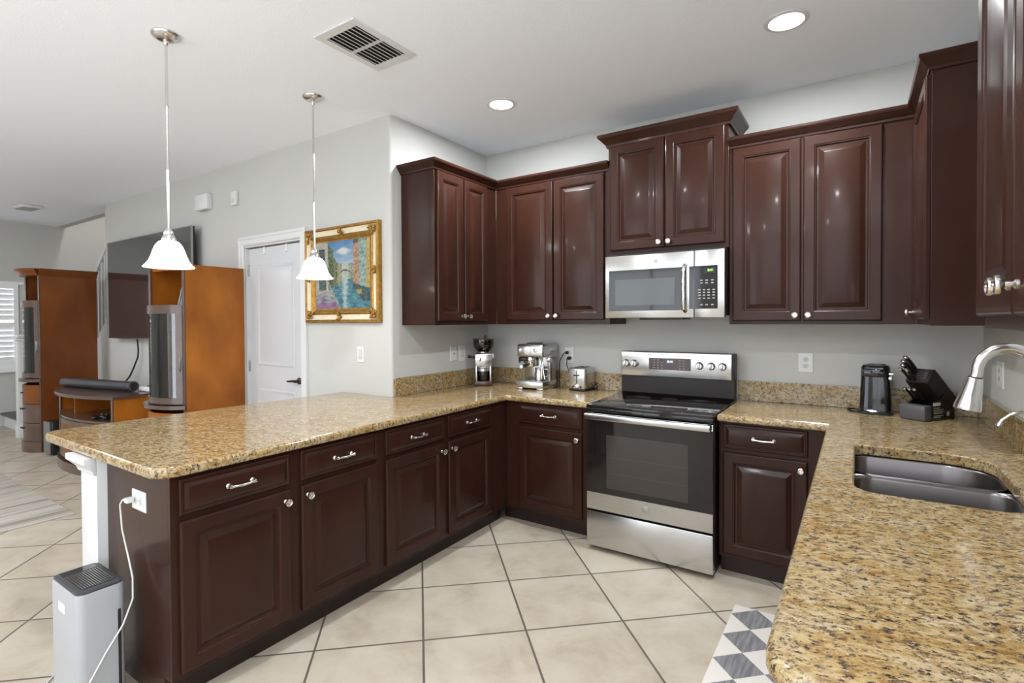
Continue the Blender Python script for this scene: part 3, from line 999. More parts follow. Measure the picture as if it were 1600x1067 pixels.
# black can opener
c_ = thing('can_opener', 'glossy black electric can opener in front of the backsplash, left of the knives', 'can opener', (.088, 3.61, CT+.0012), -.12)
m = MB()
rings = []
for z, hx, hy in ((0, .080, .062), (.012, .080, .062), (.02, .073, .056), (.15, .069, .052), (.255, .066, .05), (.268, .060, .045), (.272, .05, .036)):
    rings.append([Vector((x, y, z)) for x, y in round_poly([(-hx, -hy, .03), (hx, -hy, .03), (hx, hy, .03), (-hx, hy, .03)], 5)])
m.loft(rings); m.obj('body', 'black_gloss', c_, 35)
m = MB(); m.box(-.055, .045, -.062, -.046, .205, .25, .008); m.obj('head', 'black_gloss', c_)
m = MB(); m.lathe([(.013, 0), (.013, .012), (0, .014)], (.062, -.03, .20), 'X', 14, True, False); m.lathe([(.008, 0), (.008, .02), (0, .02)], (.062, -.03, .225), 'X', 14, True, False)
m.obj('cutting_wheel', 'chrome', c_)
m = MB(); m.box(-.03, .05, -.07, -.045, .262, .28, .006); m.obj('lever', 'black_plastic', c_)
m = MB(); m.tube([(-.06, .03, .006), (-.115, .055, .005), (-.135, .02, .004), (-.10, -.045, .004), (-.03, -.075, .004), (.04, -.075, .004), (.085, -.055, .004)], .0038, 8)
m.obj('power_cord', 'cord_black', c_)

# knife block and its knives
KB = (.243, 3.470, CT+.0012); KR = -.60
kb = thing('knife_block', 'black slanted knife block on a grey base in the right counter corner', 'knife block', KB, KR)
a2 = Vector((-math.cos(.70), math.sin(.70))); p2 = Vector((math.sin(.70), math.cos(.70)))
def yz(o, a, p): return (o[0]+a2.x*a+p2.x*p, o[1]+a2.y*a+p2.y*p)
o0 = (.215, .035)
m = MB()
prof = [yz(o0, 0, 0), yz(o0, .245, 0), yz(o0, .25, .004), yz(o0, .25, .086), yz(o0, .245, .09), yz(o0, 0, .09)]
m.loft([[Vector((x, y, z)) for y, z in prof] for x in (-.052, .052)])
bb = m.obj('block', 'black_trim', kb, 20)
m = MB(); 
for x0, x1 in ((.012, .03), (.034, .05)):
    m.loft([[Vector((x, y, z)) for y, z in (yz(o0, .10, .0905), yz(o0, .24, .0905), yz(o0, .24, .093), yz(o0, .10, .093))] for x in (x0, x1)])
m.obj('ridge', 'black_plastic', bb, 0)
m = MB(); m.loft([[Vector((x, y, z)) for y, z in (yz(o0, .2495, .02), yz(o0, .2515, .02), yz(o0, .2515, .07), yz(o0, .2495, .07))] for x in (.018, .036)])
m.obj('slot', 'black_matte', bb, 0)
m = MB(); m.box(-.062, .062, -.012, .05, 0, .078, .008); m.obj('front_tray', 'knife_grey', kb)
m = MB()
for x in (-.062, .053):
    m.loft([[Vector((xx, y, z)) for y, z in ((.05, 0), (.235, 0), (.235, .05), (.15, .13), (.06, .078), (.05, .078))] for xx in (x, x+.009)])
m.box(-.06, .06, .03, .235, 0, .012)
sp_ = m.obj('side_plate', 'black_gloss', kb, 20)
m = MB(); m.box(.0621, .0626, .055, .115, .075, .092); m.obj('sticker', 'label_silver', sp_, 0)
m = MB()
for z, y1 in ((.062, .11), (.052, .14), (.042, .145), (.034, .13), (.022, .14), (.014, .12)):
    m.box(.0621, .0625, .06, y1, z, z+.0035)
m.box(.0621, .0625, .17, .19, .018, .04)
m.obj('sticker_text', 'button_print', sp_, 0)
def knife(label, x, p, length, big=True, start=.2512, group='knives in the block'):
    k = thing('knife', label, 'knife', (0, 0, 0), 0, group)
    c, s = math.cos(KR), math.sin(KR)
    def pt(a, q=0, dx=0):
        y, z = yz(o0, a, p+q)
        return Vector((KB[0]+c*(x+dx)-s*y, KB[1]+s*(x+dx)+c*y, KB[2]+z))
    base = pt(start)
    k.location = base
    m = MB()
    n = 7
    w = .011 if big else .008
    h = .0088 if big else .0075
    rings = []
    for i, (f, sc, bend) in enumerate(((0, .7, 0), (.08, .95, 0), (.35, .9, .002), (.65, .95, .001), (.88, 1.1, -.003), (.97, 1.05, -.006), (1, .8, -.007))):
        cen = start+f*length
        rings.append([pt(cen, bend+h*sc*math.sin(t), w*sc*math.cos(t))-base for t in [2*PI*j/10 for j in range(10)]])
    m.loft(rings)
    m.obj('handle', 'black_plastic', k)
    m = MB()
    tip = start+length
    m.loft([[pt(tip-.012+d, -.006+h*r*math.sin(t), w*r*math.cos(t))-base for t in [2*PI*j/10 for j in range(10)]] for d, r in ((0, 1.08), (.010, 1.08), (.0135, .7))])
    m.obj('end_cap', 'blade', k)
    m = MB()
    m.loft([[pt(a_, q, dx)-base for q, dx in ((-.010, -.001), (.010, -.001), (.010, .001), (-.010, .001))] for a_ in (start+.0004, start+.012)])
    m.obj('bolster', 'blade', k)
    return k
knife('topmost black-handled knife in the slanted block', -.030, .078, .118)
knife('second black-handled knife down in the slanted block', -.033, .055, .115)
knife('third black-handled knife down in the slanted block', -.028, .032, .112)
knife('thin black knife handle lowest in the slanted block, above the steak knives', -.034, .011, .105, False)
knife('thin black knife beside the lowest handle of the slanted block', -.008, .013, .095, False)
for i, x in enumerate((-.045, -.022, .001)):
    knife(('leftmost', 'middle', 'rightmost')[i]+' of three short steak knives with pale butts at the front of the block', x, -.035, .10, False, .145, 'steak knives')

# ------------------------------------------------------------------ faucets
f_ = thing('kitchen_faucet', 'brushed pull-down gooseneck faucet over the sink at the right edge', 'faucet', (.482, 2.35, CT+.0008))
def fp(x, z): return (x-.482, 0, z-CT)
m = MB(); m.lathe([(.030, 0), (.030, .006), (.022, .014), (.019, .05), (.018, .10)], (0, 0, 0), 'Z', 24); m.obj('base', 'brushed_faucet', f_)
cx, cz, rad = .408, 1.262, .076
pts = [fp(.482, .96), fp(.483, 1.10), fp(.484, 1.20)]
for i in range(0, 15):
    a_ = i*PI*1.02/14
    pts.append(fp(cx+rad*math.cos(a_), cz+rad*1.08*math.sin(a_)))
pts.append(fp(.328, 1.244))
m = MB(); m.tube(pts, .0165, 16); m.obj('spout', 'brushed_faucet', f_)
m = MB(); 
dv = (Vector(fp(.308, 1.134))-Vector(fp(.328, 1.243)))
h0 = Vector(fp(.328, 1.243))
m.tube([h0+dv*t for t in (0, .02, .5, .9, .98, 1.0)], [.019, .0215, .029, .037, .037, .032], 22)
hd = m.obj('spray_head', 'brushed_faucet', f_)
m = MB(); m.tube([h0+dv*t for t in (-.03, .0)], [.0195, .0195], 20); m.obj('joint_ring', 'black_plastic', hd)
m = MB(); m.tube([(0, -.018, .07), (0, -.04, .078), (0, -.075, .095), (0, -.10, .11)], [.008, .007, .006, .007], 10); m.obj('lever', 'brushed_faucet', f_)
f2 = thing('water_dispenser_faucet', 'thin small gooseneck water tap at the right edge, below the big faucet', 'faucet', (.492, 2.2, CT+.0008))
m = MB(); m.lathe([(.018, 0), (.018, .006), (.01, .012), (.008, .04)], (0, 0, 0), 'Z', 18); m.obj('base', 'brushed_faucet', f2)
m = MB(); m.tube([(0, 0, .03), (.002, 0, .14), (-.002, 0, .19), (-.02, 0, .225), (-.048, 0, .242), (-.078, 0, .244), (-.105, 0, .232), (-.122, 0, .215), (-.126, 0, .207)], .005, 10); m.obj('spout', 'brushed_faucet', f2)
m = MB(); m.tube([(-.125, 0, .209), (-.130, 0, .196)], .0075, 12); m.obj('tip', 'brushed_faucet', f2)

# ------------------------------------------------------------------ outlets and switches
def wall_plate(name, label, cat, loc, rot, kind, w=.073, h=.118, group=None):
    r = thing(name, label, cat, loc, rot, group)
    m = MB(); m.panel(-w/2, w/2, -h/2, h/2, -.0005, [(0, 0), (0, .003), (.003, .006)])
    p = m.obj('plate', 'white_plastic', r, 20)
    if kind == 'switch':
        m = MB(); m.box(-.017, .017, -.0105, -.0062, -.033, .033, .002); m.obj('rocker', 'white_gloss', r)
        m = MB(); m.box(-.0185, .0185, -.0068, -.0055, -.0345, .0345); m.obj('rocker_frame', 'button_print', p, 0)
    elif kind in ('outlet', 'outlet_h'):
        for s in (-1, 1):
            m = MB()
            cx_, cz_ = (s*.02, 0) if kind == 'outlet_h' else (0, s*.02)
            m.lathe([(.0165, 0), (.0165, .0015), (0, .0015)], (cx_, -.0064, cz_), '-Y', 20, True, False)
            rc = m.obj('receptacle', 'white_gloss', r)
            m = MB()
            if kind == 'outlet_h':
                m.box(cx_-.004, cx_+.005, -.0083, -.0076, .004, .006); m.box(cx_-.004, cx_+.005, -.0083, -.0076, -.007, -.005)
                m.box(cx_-.011, cx_-.007, -.0083, -.0076, -.002, .002)
            else:
                m.box(-.007, -.005, -.0083, -.0076, cz_-.002, cz_+.008); m.box(.005, .007, -.0083, -.0076, cz_-.002, cz_+.008)
                m.box(-.002, .002, -.0083, -.0076, cz_-.010, cz_-.006)
            m.obj('socket_slot', 'black_matte', rc, 0)
    elif kind == 'cable':
        m = MB(); m.lathe([(.006, 0), (.006, .003), (0, .004)], (0, -.0062, 0), '-Y', 14, True, False); m.obj('screw', 'steel', r)
    return r
wall_plate('wall_outlet', 'white outlet on the back wall right of the stove', 'outlet', (-.262, B, 1.172), 0, 'outlet', .082, .12)
wall_plate('wall_outlet', 'white outlet behind the toaster holding two black plugs', 'outlet', (-1.885, B, 1.165), 0, 'outlet', .078, .125)
wall_plate('wall_plate', 'blank white wall plate left of the coffee grinder, the one nearer the painting', 'wall plate', (L, 3.275, 1.18), PI/2, 'cable', .08)
wall_plate('light_switch', 'white switch plate on the short left wall right behind the coffee grinder', 'light switch', (L, 3.385, 1.178), PI/2, 'switch', .08, .13)
wall_plate('light_switch', 'white light switch on the wall below the gold framed painting', 'light switch', (-3.0, P, 1.20), 0, 'switch')
wall_plate('wall_outlet', 'white outlet on the right wall behind the faucet', 'outlet', (R, 3.33, 1.18), -PI/2, 'outlet', .13, .125)
wall_plate('wall_outlet', 'white outlet on the side of the peninsula with a white plug in it', 'outlet', (-2.338, .905, .742), 0, 'outlet_h', .118, .078)

# appliance cords
m = MB(); m.tube([(-1.888-(-2.062), 3.725-3.42, 1.185-CT), (-1.895+2.062, 3.69-3.42, 1.18-CT), (-1.93+2.062, 3.69-3.42, 1.12-CT), (-1.945+2.062, 3.71-3.42, 1.0-CT), (-1.94+2.062, 3.71-3.42, CT+.012-CT), (.13, .25, .006), (.12, .24, .006)], .004, 8)
cd = m.obj('power_cord', 'cord_black', e)
m = MB(); m.tube([(-1.885+2.062, 3.7505-3.42-.006, 1.185-CT), (-1.885+2.062, 3.715-3.42, 1.185-CT)], [.014, .012], 12); m.obj('plug', 'cord_black', cd)
m = MB(); m.tube([(-.158, .160, .228), (-.162, .145, .224), (-.165, .15, .17), (-.14, .165, .10), (-.12, .168, .04), (-.11, .17, .008), (0, .174, .006), (.09, .165, .006), (.12, .10, .006), (.10, .135, .05), (.072, .14, .03)], .0035, 8)
cd = m.obj('power_cord', 'cord_black', t_)
m = MB(); m.tube([(-.158, .1895, .229), (-.158, .158, .229)], [.014, .012], 12); m.obj('plug', 'cord_black', cd)

# ------------------------------------------------------------------ lamps
def pendant(label, x, y):
    r = thing('pendant_lamp', label, 'lamp', (x, y, ZC), 0, 'pendant lamps over the peninsula')
    m = MB(); m.lathe([(.066, -.0005), (.066, -.006), (.060, -.014), (.045, -.024), (.030, -.029), (.012, -.031), (.012, -.048), (.009, -.052)], (0, 0, 0), 'Z', 32)
    m.obj('canopy', 'brushed_faucet', r)
    for z0, z1 in ((-.045, -.36), (-.36, -.68), (-.68, -.975)):
        m = MB(); m.lathe([(.0062, z0), (.0062, z1+.012), (.0078, z1+.010), (.0078, z1+.001), (.0062, z1)], (0, 0, 0), 'Z', 12)
        m.obj('rod', 'brushed_faucet', r)
    m = MB(); m.lathe([(.010, -.965), (.018, -.975), (.022, -.985), (.022, -.995), (.026, -1.0), (.030, -1.012), (.034, -1.02), (.034, -1.032)], (0, 0, 0), 'Z', 24)
    m.obj('shade_holder', 'brushed_faucet', r)
    m = MB(); m.lathe([(.034, -1.026), (.046, -1.032), (.060, -1.050), (.070, -1.075), (.078, -1.10), (.088, -1.125), (.102, -1.145), (.114, -1.157), (.113, -1.160), (.100, -1.149), (.085, -1.128), (.075, -1.102), (.067, -1.077), (.057, -1.053), (.044, -1.036), (.034, -1.030)], (0, 0, 0), 'Z', 36, False, False)
    m.obj('glass_shade', 'alabaster_glass', r, 60)
    m = MB(); m.lathe([(.012, -1.03), (.014, -1.05), (.028, -1.08), (.030, -1.10), (.022, -1.122), (0, -1.13)], (0, 0, 0), 'Z', 20, True, False)
    m.obj('bulb', 'lamp_lens', r)
    l = bpy.data.lights.new('pendant_light', 'POINT'); l.energy = PENDANT_POWER; l.shadow_soft_size = .05; l.color = (1, .96, .9)
    o = bpy.data.objects.new('pendant_light', l); COL.objects.link(o); o.parent = r; o.location = (0, 0, -1.15)
    return r
pendant('bell-shaped glass pendant lamp nearer the free end of the peninsula', -2.856, 1.251)
pendant('bell-shaped glass pendant lamp in front of the gold framed painting', -2.877, 2.123)
def can(label, x, y, power=CAN_POWER):
    r = thing('recessed_light', label, 'ceiling light', (x, y, ZC), 0, 'recessed ceiling lights')
    m = MB(); m.lathe([(.098, -.0005), (.098, -.004), (.090, -.008), (.078, -.008), (.074, -.003), (.074, -.0005)], (0, 0, 0), 'Z', 40)
    m.obj('trim_ring', 'white_paint', r)
    m = MB(); m.lathe([(.073, -.0006), (.073, -.003), (.0, -.0045)], (0, 0, 0), 'Z', 36, True, False)
    m.obj('lens', 'lamp_lens', r)
    o = area('recessed_light_glow', (0, 0, -.010), (0, 0, 0), .14, .14, power, (.94, .975, 1), 'DISK')
    o.parent = r
    return r
can('round recessed ceiling light above the espresso machine corner', -1.955, 2.905)
can('round recessed ceiling light near the top right, above the stove side', -.287, 2.885)
for x, y in ((-1.955, .95), (-.287, .95), (-1.2, -1.6), (-4.9, -.4), (-7.6, -.4), (-4.9, -2.2), (-7.6, -2.2)):  # unseen lights added to raise the lamplight
    can('added round recessed ceiling light out of view, giving more lamplight', x, y, CAN_POWER*(1.2 if x < -4 else .6))

o = area('stairwell_fill', (-8.6, 3.25, 4.38), (0, 0, 0), .3, .3, 22, (1, .97, .93), 'DISK')  # added unseen lamp, brightens the stairwell walls
# ------------------------------------------------------------------ ceiling and wall fittings
v = thing('ceiling_vent', 'white louvred air vent in the ceiling between pendant lamps and recessed lights', 'air vent', (-2.118, 1.895, ZC))
m = MB(); fx0, fx1, fy0, fy1 = -.150, .150, -.215, .215
ix, iy = .112, .165
m.box(fx0, -ix, fy0, fy1, -.008, -.0005, .002); m.box(ix, fx1, fy0, fy1, -.008, -.0005, .002)
m.box(-ix, ix, fy0, -iy, -.008, -.0005, .002); m.box(-ix, ix, iy, fy1, -.008, -.0005, .002)
m.box(-ix, ix, -.009, .009, -.007, -.0005)
m.obj('frame', 'white_paint', v, 20)
m = MB(); m.box(-ix, ix, -iy, iy, -.002, -.0004); m.obj('duct_opening', 'black_matte', v, 0)
for k in range(8):
    x = -ix+.014+k*(2*ix-.028)/7
    m = MB()
    m.loft([[Vector((x-.010, y, -.0022)), Vector((x-.008, y, -.0022)), Vector((x+.010, y, -.011)), Vector((x+.008, y, -.011))] for y in (-iy, iy)])
    m.obj('louver', 'white_paint', v, 0)
s_ = thing('smoke_detector', 'small square white smoke detector on the far living room ceiling', 'smoke detector', (-8.43, 2.09, ZC), .1)
m = MB(); m.box(-.14, .14, -.1, .1, -.035, -.0005, .012); m.obj('cover', 'white_plastic', s_)
m = MB(); m.box(-.12, .12, -.08, .08, -.042, -.035, .004); m.obj('grille', 'button_print', s_)
d_ = thing('door_chime', 'white box-shaped door chime high on the grey wall left of the door', 'door chime', (-5.17, P, 2.585))
m = MB(); m.box(-.115, .115, -.055, -.0005, -.072, .072, .006); m.obj('cover', 'white_plastic', d_)
m = MB(); m.box(-.06, .06, -.04, -.02, -.078, -.071, .002); m.obj('speaker_slot', 'button_print', d_)
q_ = thing('motion_sensor', 'small upright white sensor high on the wall above the door', 'sensor', (-4.645, P, 2.556))
m = MB(); m.box(-.042, .042, -.03, -.0005, -.062, .062, .006); m.obj('cover', 'white_plastic', q_)
m = MB(); m.box(-.02, .02, -.032, -.029, -.045, .0, .002); m.obj('lens', 'white_gloss', q_)

# ------------------------------------------------------------------ painting
PX0, PX1, PZ0, PZ1 = -3.603, -2.772, 1.432, 2.155
pa = thing('framed_painting', 'oil painting of a canal between houses in a gold and cream frame', 'painting', ((PX0+PX1)/2, P, PZ0))
pw, ph = PX1-PX0, PZ1-PZ0
def frame_ring(o0, o1, prof, name, mat):
    m = MB()
    rings = []
    for sx, sz in ((-1, -1), (1, -1), (1, 1), (-1, 1), (-1, -1)):
        rings.append([Vector((sx*(pw/2-o), -y, ph/2+sz*(ph/2-o))) for o, y in prof])
    m.loft(rings, False, False)
    return m.obj(name, mat, pa, 25)
frame_ring(0, 0, [(0, .001), (0, .032), (.006, .040), (.016, .042), (.024, .036), (.026, .001)], 'outer_moulding', 'gold_leaf')
frame_ring(0, 0, [(.024, .001), (.024, .034), (.036, .026), (.050, .023), (.062, .026), (.066, .001)], 'cream_liner', 'cream_wood')
frame_ring(0, 0, [(.064, .001), (.064, .028), (.072, .034), (.082, .030), (.098, .016), (.112, .012), (.116, .001)], 'inner_moulding', 'gold_leaf')
def ornament(cx, cz, ang, big):
    rnd = random.Random(int(cx*1000+cz*77))
    m = MB()
    n = 11 if big else 8
    for k in range(n):
        a_ = ang+rnd.uniform(-1.2, 1.2)
        d = rnd.uniform(.0, .062 if big else .035)
        m.blob((cx+d*math.cos(a_), -.036-rnd.uniform(0, .006), cz+d*math.sin(a_)), rnd.uniform(.010, .019), .009, rnd.uniform(.006, .010), 2, a_)
    m.blob((cx, -.038, cz), .017, .013, .015, 2)
    m.obj('ornament', 'gold_leaf', pa)
hx, hz = pw/2-.044, ph/2-.044
for sx in (-1, 1):
    for sz in (-1, 1):
        ornament(sx*hx, ph/2+sz*hz, math.atan2(-sz, -sx), True)
for sx, sz, a_ in ((0, 1, 0), (0, -1, PI), (1, 0, PI/2), (-1, 0, -PI/2)):
    ornament(sx*hx, ph/2+sz*hz, a_, False)
def paint_colour(u, w):
    """a loose canal view: u to the right, w up, both 0..1"""
    def nz(fu, fw, k=0): return mnoise.noise(Vector((u*fu, w*fw, k)))+.5*mnoise.noise(Vector((u*fu*2.3, w*fw*2.3, k+9)))
    mix = lambda a, b, t: tuple(a[i]+(b[i]-a[i])*max(0, min(1, t)) for i in range(3))
    uu, ww = u+.012*nz(22, 22, 3), w+.012*nz(20, 20, 5)
    c = mix((.42, .58, .70), (.06, .24, .50), (ww-.64)*2.8+.25*nz(8, 20, 1))           # sky
    cl = ((uu-.53)/.12)**2+((ww-.845)/.05)**2
    c = mix(c, (.80, .80, .76), 1.5-cl*1.1+.5*nz(14, 18, 2))
    if ww < .47:                                                       # water, in flat strokes
        c = mix((.015, .13, .20), (.13, .36, .42), .45+.8*nz(9, 46, 7))
        c = mix(c, (.55, .66, .62), (1-abs(uu-.555)/.075)*1.1+.5*nz(16, 30, 4)-.3*(ww < .2))
        if nz(13, 60, 9) > .55: c = (.42, .58, .60)
    if .40 < uu < .72 and .43 < ww < .68-.10*(uu-.40):                 # far houses and a footbridge
        c = mix((.50, .52, .40), (.22, .27, .18), .5+.9*nz(30, 18, 3))
        if .50 < uu < .62: c = mix((.70, .68, .55), (.50, .55, .46), .5+nz(20, 24, 2))
        bw = .515+.045*(1-((uu-.56)/.12)**2)
        if abs(ww-bw) < .012 and .45 < uu < .68: c = (.10, .11, .09)
        if ww < bw-.02 and .51 < uu < .61: c = mix((.62, .70, .60), (.35, .45, .42), .4+nz(20, 30, 5))
    if .30 < uu < .47 and .34 < ww < .84-(uu-.30)*1.5:                 # left far houses in shade
        c = mix((.05, .08, .045), (.26, .30, .15), .5+.9*nz(26, 20, 6))
        if uu > .415: c = mix((.50, .45, .22), (.32, .30, .14), .5+nz(20, 20, 1))
        if nz(24, 34, 11) > .5: c = (.50, .44, .30)
    if .22 < uu < .34 and .32 < ww < 1.0-(uu-.22)*1.2:                 # ivy
        c = mix((.02, .045, .02), (.17, .23, .09), .5+1.0*nz(34, 30, 8))
        if nz(40, 36, 4) > .52: c = (.50, .36, .26)
    if uu < .24 and ww > .25:                                          # pale house with shutters
        c = mix((.42, .40, .34), (.62, .60, .53), .5+.8*nz(12, 20, 2))
        if .06 < uu < .18 and .60 < ww < .90: c = (.035, .04, .05) if int(ww*70) % 3 else (.17, .18, .19)
        if .06 < uu < .20 and .28 < ww < .46: c = mix((.05, .09, .10), (.14, .18, .17), .5+nz(20, 20, 4))
    if uu > .71 and ww > .30 and ww < 1.06-(.80-uu)*.8:                # warm houses on the right
        c = mix((.44, .17, .08), (.62, .40, .26), .5+1.0*nz(16, 26, 1))
        if uu > .81: c = mix((.14, .32, .33), (.44, .58, .52), .5+1.0*nz(18, 22, 9))
        if uu > .93: c = mix((.55, .34, .06), (.66, .46, .16), .5+nz(16, 20, 3))
        if nz(42, 26, 13) > .48: c = tuple(k*.28 for k in c)
        if nz(42, 30, 17) > .55: c = (.66, .62, .50)
        if ww > .94 and uu < .80: c = (.08, .12, .07)
    if uu < .44 and ww < .36-(uu-.22)*1.30 and ww < .28:               # quay in mauve strokes
        c = mix((.17, .13, .24), (.50, .48, .50), .5+.9*nz(10, 34, 5))
        c = mix(c, (.58, .50, .36), (ww-.15)*6)
        if nz(12, 40, 6) > .45: c = (.16, .30, .46)
        if ww < .09: c = mix(c, (.30, .10, .26), .6)
    e_ = .42-(uu-.22)*1.75                                             # quay kerb
    if .22 < uu < .46 and abs(ww-e_) < .03: c = mix((.46, .52, .38), (.22, .24, .16), .4+nz(20, 30, 2))
    if uu > .69 and .10 < ww < .37-(uu-.69)*.30 and ww > .31-(uu-.69)*1.05:   # moored boat
        c = mix((.02, .045, .05), (.10, .16, .18), .4+nz(20, 40, 2))
        if .75 < uu < .85 and .2 < ww < .27: c = (.42, .33, .10)
    return tuple(k*.62 for k in c)
m = MB()
nx, nzz = 150, 140
cw, chh = pw/2-.108, ph/2-.108
vv = [[m.bm.verts.new((-cw+2*cw*i/nx, -.013, ph/2-chh+2*chh*j/nzz)) for i in range(nx+1)] for j in range(nzz+1)]
for j in range(nzz):
    for i in range(nx):
        m.bm.faces.new((vv[j][i], vv[j][i+1], vv[j+1][i+1], vv[j+1][i]))
cv = m.obj('canvas', 'oil_paint', pa, 0)
at_ = cv.data.color_attributes.new('paint', 'FLOAT_COLOR', 'POINT')
for k, vx in enumerate(cv.data.vertices):
    c = paint_colour((vx.co.x+cw)/(2*cw), (vx.co.z-ph/2+chh)/(2*chh))
    at_.data[k].color = (*c, 1)
m = MB(); m.box(-pw/2+.05, pw/2-.05, -.012, -.001, .05, ph-.05); m.obj('backing', 'cream_wood', pa, 0)

# ------------------------------------------------------------------ air purifier
pu = thing('air_purifier', 'white tower air purifier with grey top grille on the floor beside the peninsula end', 'air purifier', (-2.448, .766, 0))
m = MB()
o = round_poly([(-.138, -.078, .03), (.138, -.078, .03), (.138, .078, .03), (-.138, .078, .03)], 6)
m.loft([[Vector((x, y, z)) for x, y in inset_poly(o, d)] for d, z in ((.006, 0), (0, .008), (0, .448), (.003, .456))])
bd = m.obj('body', 'purifier_white', pu, 35)
m = MB(); m.loft([[Vector((x, y, z)) for x, y in inset_poly(o, d)] for d, z in ((.003, .4555), (.004, .461), (.012, .464))])
tp_ = m.obj('top_panel', 'charcoal_panel', pu, 35)
m = MB(); m.box(-.060, .104, -.052, .052, .4638, .4646); m.obj('grille_opening', 'black_matte', tp_, 0)
for k in range(13):
    y = -.048+k*.096/12
    m = MB(); m.box(-.060, .104, y-.0011, y+.0011, .464, .468); m.obj('grille_bar', 'steel_dark', tp_, 0)
m = MB(); m.box(-.118, -.075, -.055, .055, .4638, .4648, .0004); m.obj('control_strip', 'black_gloss', tp_, 0)
m = MB(); m.box(.1378, .1392, .048, .058, .06, .36); m.obj('side_inlet', 'black_matte', pu, 0)
m = MB(); m.box(-.045, .02, -.0795, -.0775, .36, .395, .0006); hd = m.obj('handle_recess', 'white_plastic', pu, 0)
m = MB()
def pc(x, y, z): return (x+2.448, y-.766, z)
m.tube([pc(-2.385, .878, .742), pc(-2.41, .872, .74), pc(-2.425, .868, .72), pc(-2.42, .872, .62), pc(-2.37, .874, .52), pc(-2.335, .874, .45), pc(-2.305, .862, .38), pc(-2.295, .825, .30), pc(-2.298, .77, .22), pc(-2.297, .72, .14), pc(-2.296, .68, .05), pc(-2.30, .64, .005), pc(-2.40, .60, .004), pc(-2.56, .62, .004), pc(-2.68, .70, .004), pc(-2.74, .76, .004), pc(-2.70, .80, .004), pc(-2.60, .80, .004)], .0032, 8)
cd = m.obj('power_cord', 'cord_white', pu)
m = MB(); m.box(*[a for p in zip(pc(-2.393, .868, .733), pc(-2.361, .8955, .752)) for a in p], .004); m.obj('plug', 'white_plastic', cd)

# ------------------------------------------------------------------ rugs
rg_ = tag(MB().box(-1.3, 1.3, -.95, .95, 0, .009, .003).obj('striped_rug', 'rug_stripes', loc=(-6.166, .50, .0005)), 'beige and grey striped rug on the tiles at the left edge', 'rug')
mt_ = tag(MB().box(0, .42, -1.25, 0, 0, .008, .002).obj('kitchen_mat', 'mat_diamonds', loc=(-.503, 2.835, .0005)), 'grey and cream diamond-patterned mat on the floor in front of the sink', 'mat')

# ------------------------------------------------------------------ television
tv = thing('television', 'large flat television on the grey wall behind the left pendant lamp', 'television', (-6.23, P, 1.262))
m = MB(); m.box(-.98, .98, -.105, -.070, 0, 1.103, .006); m.obj('housing', 'black_plastic', tv)
m = MB(); m.box(-.972, .972, -.1065, -.1045, .014, 1.095); m.obj('screen', 'screen_glass', tv, 0)
m = MB()
m.box(-.982, -.971, -.1075, -.09, 0, 1.103); m.box(.971, .982, -.1075, -.09, 0, 1.103); m.box(-.971, .971, -.1075, -.09, 1.094, 1.103); m.box(-.971, .971, -.1075, -.09, 0, .014)
m.obj('bezel', 'steel_dark', tv, 0)
m = MB(); m.box(-.35, .35, -.07, -.0005, .35, .75); m.obj('wall_bracket', 'black_matte', tv, 0)
m = MB(); m.tube([(-.35, -.06, .02), (-.35, -.05, -.12), (-.36, -.05, -.2), (-.45, -.06, -.33), (-.52, -.07, -.42), (-.55, -.11, -.49)], .009, 8); m.obj('power_cord', 'cord_black', tv)

